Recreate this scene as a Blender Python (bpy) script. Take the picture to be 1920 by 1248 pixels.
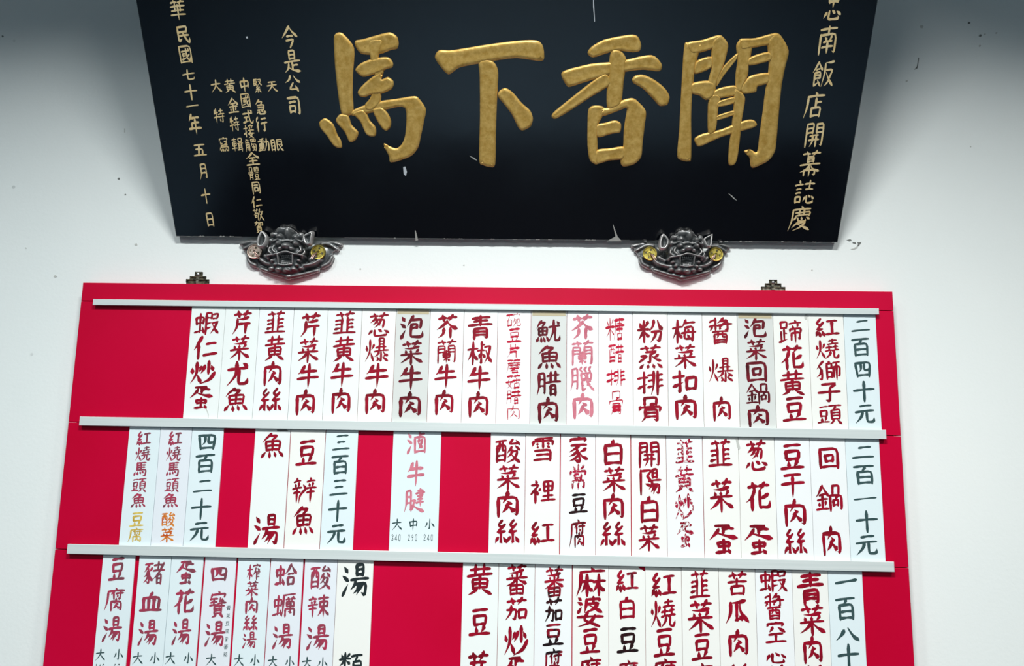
import bpy, bmesh, math, random
import numpy as np
from mathutils import Vector, Matrix
from mathutils.geometry import tessellate_polygon

scene = bpy.context.scene
for o in list(bpy.data.objects): bpy.data.objects.remove(o)
col = scene.collection

# ================================================================ camera
# The photograph measured: the wall is the plane y = 0, the room lies at negative y, z is up,
# the red menu board is 1.4 m wide with its front face 25 mm off the wall and its top at z = 1.9.
F_PX = 1450.0                                  # focal length in pixels of the 1920 x 1248 frame
CAM = np.array([0.09421, -1.33013, 1.61724])
R_CAM = np.array([[0.9994604406, 0.0277794179, 0.0175251700],
                  [0.0130476548, 0.1538674055, -0.9880053544],
                  [-0.0301427660, 0.9877009292, 0.1534219286]])      # rows: right, down, forward
cam_data = bpy.data.cameras.new('camera'); cam = bpy.data.objects.new('camera', cam_data); col.objects.link(cam)
cam_data.sensor_fit = 'HORIZONTAL'; cam_data.sensor_width = 36.0; cam_data.lens = 36.0*F_PX/1920.0
cam_data.clip_start = 0.05; cam_data.clip_end = 50
cam.matrix_world = Matrix([[R_CAM[0][i], -R_CAM[1][i], -R_CAM[2][i], CAM[i]] for i in range(3)]+[[0, 0, 0, 1]])
scene.camera = cam

# ================================================================ light and exposure
scene.view_settings.view_transform = 'Standard'
scene.view_settings.look = 'None'
scene.view_settings.exposure = 0.0
scene.view_settings.gamma = 1.0
scene.view_settings.use_curve_mapping = False
world = bpy.data.worlds.new('world'); scene.world = world; world.use_nodes = True
world.node_tree.nodes['Background'].inputs[0].default_value = (0.80, 0.92, 1.0, 1)
world.node_tree.nodes['Background'].inputs[1].default_value = 0.0
CEIL = 2.95
def lamp(name, x, y, sx, sy, watts, colour, spread, tilt=0):
    d = bpy.data.lights.new(name, 'AREA'); d.shape = 'RECTANGLE'; d.size = sx; d.size_y = sy
    d.energy = watts; d.color = colour; d.spread = math.radians(spread)
    o = bpy.data.objects.new(name, d); col.objects.link(o); o.location = (x, y, CEIL-.012 if not tilt else CEIL-.12); o.rotation_euler = (math.radians(tilt), 0, 0)
    return o
lamp('unseen_ceiling_light', 0.10, -1.15, .46, .06, 37, (.97, 1.0, .985), 138)
lamp('unseen_ceiling_light', -0.95, -1.25, .20, .20, 20, (.93, 1.0, 1.0), 132)
lamp('unseen_ceiling_light', 1.15, -1.25, .20, .20, 19, (1.0, 1.0, .96), 130)
lamp('added_wall_fill', 0.1, -3.2, 1.2, .12, 5, (.97, 1.0, 1.0), 74, 45)  # added unseen fill, softens the shadow strip under the plaque
lamp('unseen_ceiling_light', 0.0, -3.5, 1.4, .5, 30, (.96, 1.0, .95), 100)  # added rear fill, brightens the floor mirrored in the lacquer and the upper wall

# ================================================================ helpers
def ray(px, py): return R_CAM.T @ np.array([(px-960)/F_PX, (py-624)/F_PX, 1.0])
def at(px, py, y):
    """the point of the vertical plane y = const seen at a pixel of the photograph -> (x, z)"""
    d = ray(px, py); p = CAM+d*(y-CAM[1])/d[1]; return p[0], p[2]
def node_mat(name, base, rough=.5, metal=0.0, spec=.5, coat=0.0):
    m = bpy.data.materials.new(name); m.use_nodes = True
    b = m.node_tree.nodes['Principled BSDF']
    b.inputs['Base Color'].default_value = (*base, 1); b.inputs['Roughness'].default_value = rough
    b.inputs['Metallic'].default_value = metal; b.inputs['Specular IOR Level'].default_value = spec
    b.inputs['Coat Weight'].default_value = coat
    return m, m.node_tree, b
def N(nt, kind, **kw):
    n = nt.nodes.new(kind)
    for k, v in kw.items():
        if k in n.inputs: n.inputs[k].default_value = v
        else: setattr(n, k, v)
    return n
def noise(nt, scale, detail=3, rough=.55, coord='Object', stretch=None):
    tc = N(nt, 'ShaderNodeTexCoord'); n = N(nt, 'ShaderNodeTexNoise', Scale=scale, Detail=detail, Roughness=rough)
    src = tc.outputs[coord]
    if stretch:
        mp = N(nt, 'ShaderNodeMapping'); mp.inputs['Scale'].default_value = stretch
        nt.links.new(src, mp.inputs[0]); src = mp.outputs[0]
    nt.links.new(src, n.inputs['Vector']); return n.outputs['Fac']
def ramp(nt, fac, stops):
    r = N(nt, 'ShaderNodeValToRGB'); e = r.color_ramp.elements
    while len(e) < len(stops): e.new(.5)
    for el, (p, c) in zip(e, stops): el.position = p; el.color = (*c, 1) if len(c) == 3 else c
    nt.links.new(fac, r.inputs[0]); return r.outputs[0]
def mix(nt, fac, a, b, mode='MIX'):
    m = N(nt, 'ShaderNodeMix', data_type='RGBA', blend_type=mode)
    for sock, v in ((m.inputs[0], fac), (m.inputs[6], a), (m.inputs[7], b)):
        if hasattr(v, 'links'): nt.links.new(v, sock)
        elif isinstance(v, (int, float)): sock.default_value = v
        else: sock.default_value = (*v, 1)
    return m.outputs[2]
def bump(nt, b, height, strength, dist=.001):
    n = N(nt, 'ShaderNodeBump', Strength=strength, Distance=dist)
    nt.links.new(height, n.inputs['Height']); nt.links.new(n.outputs[0], b.inputs['Normal'])

# ---- materials
def make_wall():
    m, nt, b = node_mat('plaster_paint', (.80, .84, .825), .62, spec=.3)
    big = noise(nt, 1.6, 4); c = ramp(nt, big, ((.3, (.775, .82, .81)), (.7, (.825, .855, .84))))
    tc = N(nt, 'ShaderNodeTexCoord'); v = N(nt, 'ShaderNodeTexVoronoi', Scale=9.0); nt.links.new(tc.outputs['Object'], v.inputs['Vector'])
    sp = ramp(nt, v.outputs['Distance'], ((.022, (1, 1, 1)), (.034, (0, 0, 0))))
    gate = ramp(nt, noise(nt, 5.0, 2), ((.52, (0, 0, 0)), (.58, (.75, .75, .75))))
    f = mix(nt, 1.0, sp, gate, 'MULTIPLY')
    c = mix(nt, f, c, (.30, .33, .32))
    st = ramp(nt, noise(nt, 3.1, 6, .7), ((.66, (0, 0, 0)), (.80, (.35, .35, .35))))
    c = mix(nt, st, c, (.62, .66, .60))
    nt.links.new(c, b.inputs['Base Color']); bump(nt, b, noise(nt, 160, 4), .18, .0012)
    return m
def make_red():
    m, nt, b = node_mat('red_laminate', (.54, .0, .03), .40, spec=.16)
    c = ramp(nt, noise(nt, 2.2, 3), ((.3, (.48, .0, .024)), (.7, (.57, .0004, .040))))
    sp = ramp(nt, noise(nt, 46, 5, .7), ((.72, (0, 0, 0)), (.80, (.25, .25, .25))))
    c = mix(nt, sp, c, (.34, .001, .02)); nt.links.new(c, b.inputs['Base Color'])
    bump(nt, b, noise(nt, 60, 3), .05); return m
def make_lacquer():
    m, nt, b = node_mat('black_lacquer', (.001, .002, .0045), .13, spec=.9)
    sp = ramp(nt, noise(nt, 38, 6, .75), ((.715, (0, 0, 0)), (.76, (.5, .5, .5))))
    c = mix(nt, sp, (.001, .002, .0045), (.06, .08, .085)); nt.links.new(c, b.inputs['Base Color'])
    r = ramp(nt, noise(nt, 5, 4), ((.3, (.10, .10, .10)), (.7, (.20, .20, .20)))); nt.links.new(r, b.inputs['Roughness'])
    bump(nt, b, noise(nt, 7, 3), .06, .004); return m
def make_gold(name, a, bcol, metal=.35, rough=.42, nscale=120):
    m, nt, b = node_mat(name, a, rough, metal, spec=.5)
    c = ramp(nt, noise(nt, nscale, 5, .65), ((.32, a), (.68, bcol))); nt.links.new(c, b.inputs['Base Color'])
    bump(nt, b, noise(nt, 150, 5, .7), .35, .0015); return m
def make_alu():
    m, nt, b = node_mat('brushed_aluminium', (.70, .76, .755), .42, .15, spec=.5)
    c = ramp(nt, noise(nt, 4, 4, .6, stretch=(1, 1, 60)), ((.3, (.61, .675, .67)), (.7, (.69, .74, .735)))); nt.links.new(c, b.inputs['Base Color']); return m
def make_card(name, base, rough=.28, dirt=.12):
    m, nt, b = node_mat(name, base, rough, spec=.5)
    d = ramp(nt, noise(nt, 14, 6, .7), ((.60, (0, 0, 0)), (.82, (dirt, dirt, dirt))))
    c = mix(nt, d, base, tuple(x*.55 for x in base)); nt.links.new(c, b.inputs['Base Color']); return m
def make_ink(name, a, bcol, lo=.38, hi=.62, scale=26, rough=.5, chip=None):
    m, nt, b = node_mat(name, a, rough, spec=.22)
    c = ramp(nt, noise(nt, scale, 4, .6), ((lo, a), (hi, bcol)))
    if chip:
        f = ramp(nt, noise(nt, 150, 4, .7), ((chip, (0, 0, 0)), (chip+.035, (1, 1, 1))))
        c = mix(nt, f, c, (.84, .87, .86))
    nt.links.new(c, b.inputs['Base Color']); return m
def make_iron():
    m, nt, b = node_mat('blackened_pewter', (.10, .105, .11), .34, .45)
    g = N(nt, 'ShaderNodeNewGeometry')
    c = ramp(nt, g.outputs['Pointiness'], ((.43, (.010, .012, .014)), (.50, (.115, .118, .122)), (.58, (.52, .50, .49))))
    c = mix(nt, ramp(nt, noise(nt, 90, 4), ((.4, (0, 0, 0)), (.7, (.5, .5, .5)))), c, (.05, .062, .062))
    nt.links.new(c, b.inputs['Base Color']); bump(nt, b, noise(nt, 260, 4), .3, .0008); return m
def make_metal(name, a, c2, rough=.35, metal=.85):
    m, nt, b = node_mat(name, a, rough, metal)
    nt.links.new(ramp(nt, noise(nt, 190, 4), ((.36, a), (.64, c2))), b.inputs['Base Color']); bump(nt, b, noise(nt, 300, 3), .25, .0006); return m
M = {
 'wall': make_wall(), 'red': make_red(), 'lacquer': make_lacquer(), 'alu': make_alu(), 'iron': make_iron(),
 'gold': make_gold('gilded_relief', (.60, .34, .062), (.84, .55, .16)),
 'gold_line': make_gold('gilded_inscription', (.90, .64, .27), (.97, .78, .45), .1, .45, 60),
 'brass': make_metal('aged_brass', (.30, .22, .035), (.62, .52, .13)),
 'pale_coin': make_metal('pale_bronze', (.42, .30, .24), (.72, .60, .52)),
 'pink_metal': make_metal('coppered_pin', (.40, .24, .20), (.55, .38, .33)),
 'hanger_dark': make_metal('tarnished_brass', (.02, .022, .016), (.16, .135, .085), .45, .7),
 'hanger_light': make_metal('worn_brass', (.06, .055, .04), (.40, .37, .29), .4, .7),
 'card': make_card('white_card_plastic', (.83, .87, .855)),
 'card_warm': make_card('warm_white_card_plastic', (.85, .855, .82)),
 'card_pale': make_card('cool_white_card_plastic', (.84, .865, .875)),
 'card_blue': make_card('pale_blue_laminated_card', (.73, .83, .86), .16, .05),
 'card_lilac': make_card('pale_lilac_laminated_card', (.76, .80, .85), .16, .05),
 'card_grey': make_card('grey_milky_acrylic', (.66, .68, .66), .22, .25),
 'tape': make_card('yellowed_tape', (.50, .43, .28), .4, .5),
 'smudge': make_card('grey_glue_smudge', (.52, .53, .50), .5, .5),
 'dust': make_card('grey_dust', (.42, .43, .40), .8, .3),
 'chalk': make_card('bare_white_primer', (.62, .66, .70), .7, .3),
 'crack': make_card('exposed_grey_plaster', (.16, .17, .16), .8, .3),
 'ink_red': make_ink('crimson_brush_paint', (.17, .0006, .009), (.34, .001, .020)),
 'ink_bright': make_ink('bright_red_brush_paint', (.38, .001, .018), (.54, .004, .04)),
 'ink_worn': make_ink('flaking_crimson_paint', (.20, .002, .012), (.42, .006, .045), chip=.54),
 'ink_dark': make_ink('maroon_brush_paint', (.045, .002, .005), (.21, .004, .018), .36, .66),
 'ink_black': make_ink('black_brush_paint', (.008, .004, .005), (.06, .004, .008), .45, .75),
 'ink_mixed': make_ink('black_over_red_paint', (.010, .004, .006), (.33, .004, .022), .45, .55, 20),
 'ink_pink': make_ink('faded_pink_paint', (.48, .12, .17), (.66, .22, .28), .35, .65, 40),
 'ink_rose': make_ink('rose_watered_ink', (.17, .055, .075), (.42, .035, .085), .36, .62, 40),
 'ink_slate': make_ink('slate_green_ink', (.020, .055, .058), (.050, .095, .098), .35, .65),
 'ink_gold': make_ink('yellow_outlined_ink', (.44, .27, .03), (.72, .55, .13), .4, .6, 60),
 'ink_orange': make_ink('orange_outlined_ink', (.50, .07, .01), (.72, .27, .03), .4, .6, 60),
 'ink_print': make_ink('black_print', (.012, .022, .024), (.02, .03, .032)),
 'room_wall': node_mat('dim_wallpaper', (.50, .51, .50), .8)[0],
 'table_black': node_mat('added_table_black', (.006, .006, .008), .7, spec=.2)[0],
 'floor': node_mat('blue_grey_floor_tile', (.14, .21, .28), .5)[0],
 'ceiling': node_mat('ceiling_paint', (.72, .75, .76), .8)[0],
 'steel': node_mat('zinc_screw', (.45, .46, .45), .4, .9)[0],
 'groove': node_mat('dark_groove', (.015, .015, .02), .7)[0],
 'housing': node_mat('lamp_housing', (.8, .8, .8), .5)[0],
}
def link_mesh(name, V, F, mat, parent=None, smooth=False, loc=None):
    me = bpy.data.meshes.new(name); me.from_pydata([tuple(map(float, v)) for v in V], [], F); me.update()
    if smooth:
        for p in me.polygons: p.use_smooth = True
    me.materials.append(M[mat] if isinstance(mat, str) else mat)
    o = bpy.data.objects.new(name, me); col.objects.link(o)
    if parent is not None: o.parent = parent
    if loc is not None: o.location = loc
    return o
def empty(name, loc, label, cat, group=None):
    o = bpy.data.objects.new(name, None); col.objects.link(o); o.location = loc; o.empty_display_size = .03
    o['label'] = label; o['category'] = cat
    if group: o['group'] = group
    return o
def box_data(x0, x1, y0, y1, z0, z1, ch=0.0):
    """box whose front (towards -y) edges are chamfered"""
    if ch <= 0:
        V = [(x, y, z) for y in (y0, y1) for x, z in ((x0, z0), (x1, z0), (x1, z1), (x0, z1))]
        return V, [(0, 1, 2, 3), (7, 6, 5, 4), (0, 4, 5, 1), (1, 5, 6, 2), (2, 6, 7, 3), (3, 7, 4, 0)]
    V = [(x0+ch, y0, z0+ch), (x1-ch, y0, z0+ch), (x1-ch, y0, z1-ch), (x0+ch, y0, z1-ch)]
    for y in (y0+ch, y1): V += [(x0, y, z0), (x1, y, z0), (x1, y, z1), (x0, y, z1)]
    F = [(0, 1, 2, 3), (11, 10, 9, 8)]
    for r in (0, 4):
        for i in range(4): j = (i+1) % 4; F.append((r+i, r+4+i, r+4+j, r+j))
    return V, F
def join(*parts):
    V, F = [], []
    for v, f in parts:
        k = len(V); V += list(v); F += [tuple(i+k for i in q) for q in f]
    return V, F
def prism(poly, y0, y1, ch=0.0):
    """outline in (x, z), front at y0 (smaller), back at y1"""
    a = sum(p[0]*q[1]-q[0]*p[1] for p, q in zip(poly, poly[1:]+poly[:1]))
    if a < 0: poly = poly[::-1]
    n = len(poly); V = [(x, y0, z) for x, z in poly]+[(x, y1, z) for x, z in poly]
    tri = tessellate_polygon([[Vector((x, z, 0)) for x, z in poly]])
    F = []
    for t in tri:
        t = list(t)
        (ax, az), (bx, bz), (cx, cz) = (poly[i] for i in t)
        if (bx-ax)*(cz-az)-(bz-az)*(cx-ax) < 0: t.reverse()
        F.append(tuple(t)); F.append(tuple(n+i for i in reversed(t)))
    F += [(i, n+i, n+(i+1) % n, (i+1) % n) for i in range(n)]
    return V, F
def smooth_closed(poly, n=3, tens=.5):
    out = []; L = len(poly)
    for i in range(L):
        a, b, c, d = (poly[(i+k) % L] for k in (-1, 0, 1, 2))
        for k in range(n):
            t = k/n; h = tens
            m1 = [(c[j]-a[j])*h for j in (0, 1)]; m2 = [(d[j]-b[j])*h for j in (0, 1)]
            out.append(tuple((2*t**3-3*t*t+1)*b[j]+(t**3-2*t*t+t)*m1[j]+(-2*t**3+3*t*t)*c[j]+(t**3-t*t)*m2[j] for j in (0, 1)))
    return out
def relief_data(poly, prof, zbase=0.0):
    """rounded raised shape over an outline (u, v); returns verts (u, v, h) and faces.
    prof: (inset fraction of the width, height) rings"""
    area = sum(p[0]*q[1]-q[0]*p[1] for p, q in zip(poly, poly[1:]+poly[:1]))/2
    if area < 0: poly = poly[::-1]; area = -area
    per = sum(math.hypot(q[0]-p[0], q[1]-p[1]) for p, q in zip(poly, poly[1:]+poly[:1]))
    width = 2*area/per; n = len(poly)
    nor = []
    for i in range(n):
        a, b, c = poly[i-1], poly[i], poly[(i+1) % n]
        e1 = (b[0]-a[0], b[1]-a[1]); e2 = (c[0]-b[0], c[1]-b[1])
        l1 = math.hypot(*e1) or 1; l2 = math.hypot(*e2) or 1
        nx, ny = -e1[1]/l1-e2[1]/l2, e1[0]/l1+e2[0]/l2; l = math.hypot(nx, ny) or 1
        nor.append((nx/l, ny/l))
    V = []; F = []
    rings = [(0, zbase)]+[(f*width, h) for f, h in prof]
    for d, h in rings:
        V += [(p[0]+q[0]*d, p[1]+q[1]*d, h) for p, q in zip(poly, nor)]
    for r in range(len(rings)-1):
        for i in range(n):
            j = (i+1) % n; F.append((r*n+i, r*n+j, (r+1)*n+j, (r+1)*n+i))
    k = (len(rings)-1)*n; last = [Vector((V[k+i][0], V[k+i][1], 0)) for i in range(n)]
    for t in tessellate_polygon([last]):
        t = list(t); a, b, c = (last[i] for i in t)
        if (b.x-a.x)*(c.y-a.y)-(b.y-a.y)*(c.x-a.x) < 0: t.reverse()
        F.append(tuple(k+i for i in t))
    return V, F
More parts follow.
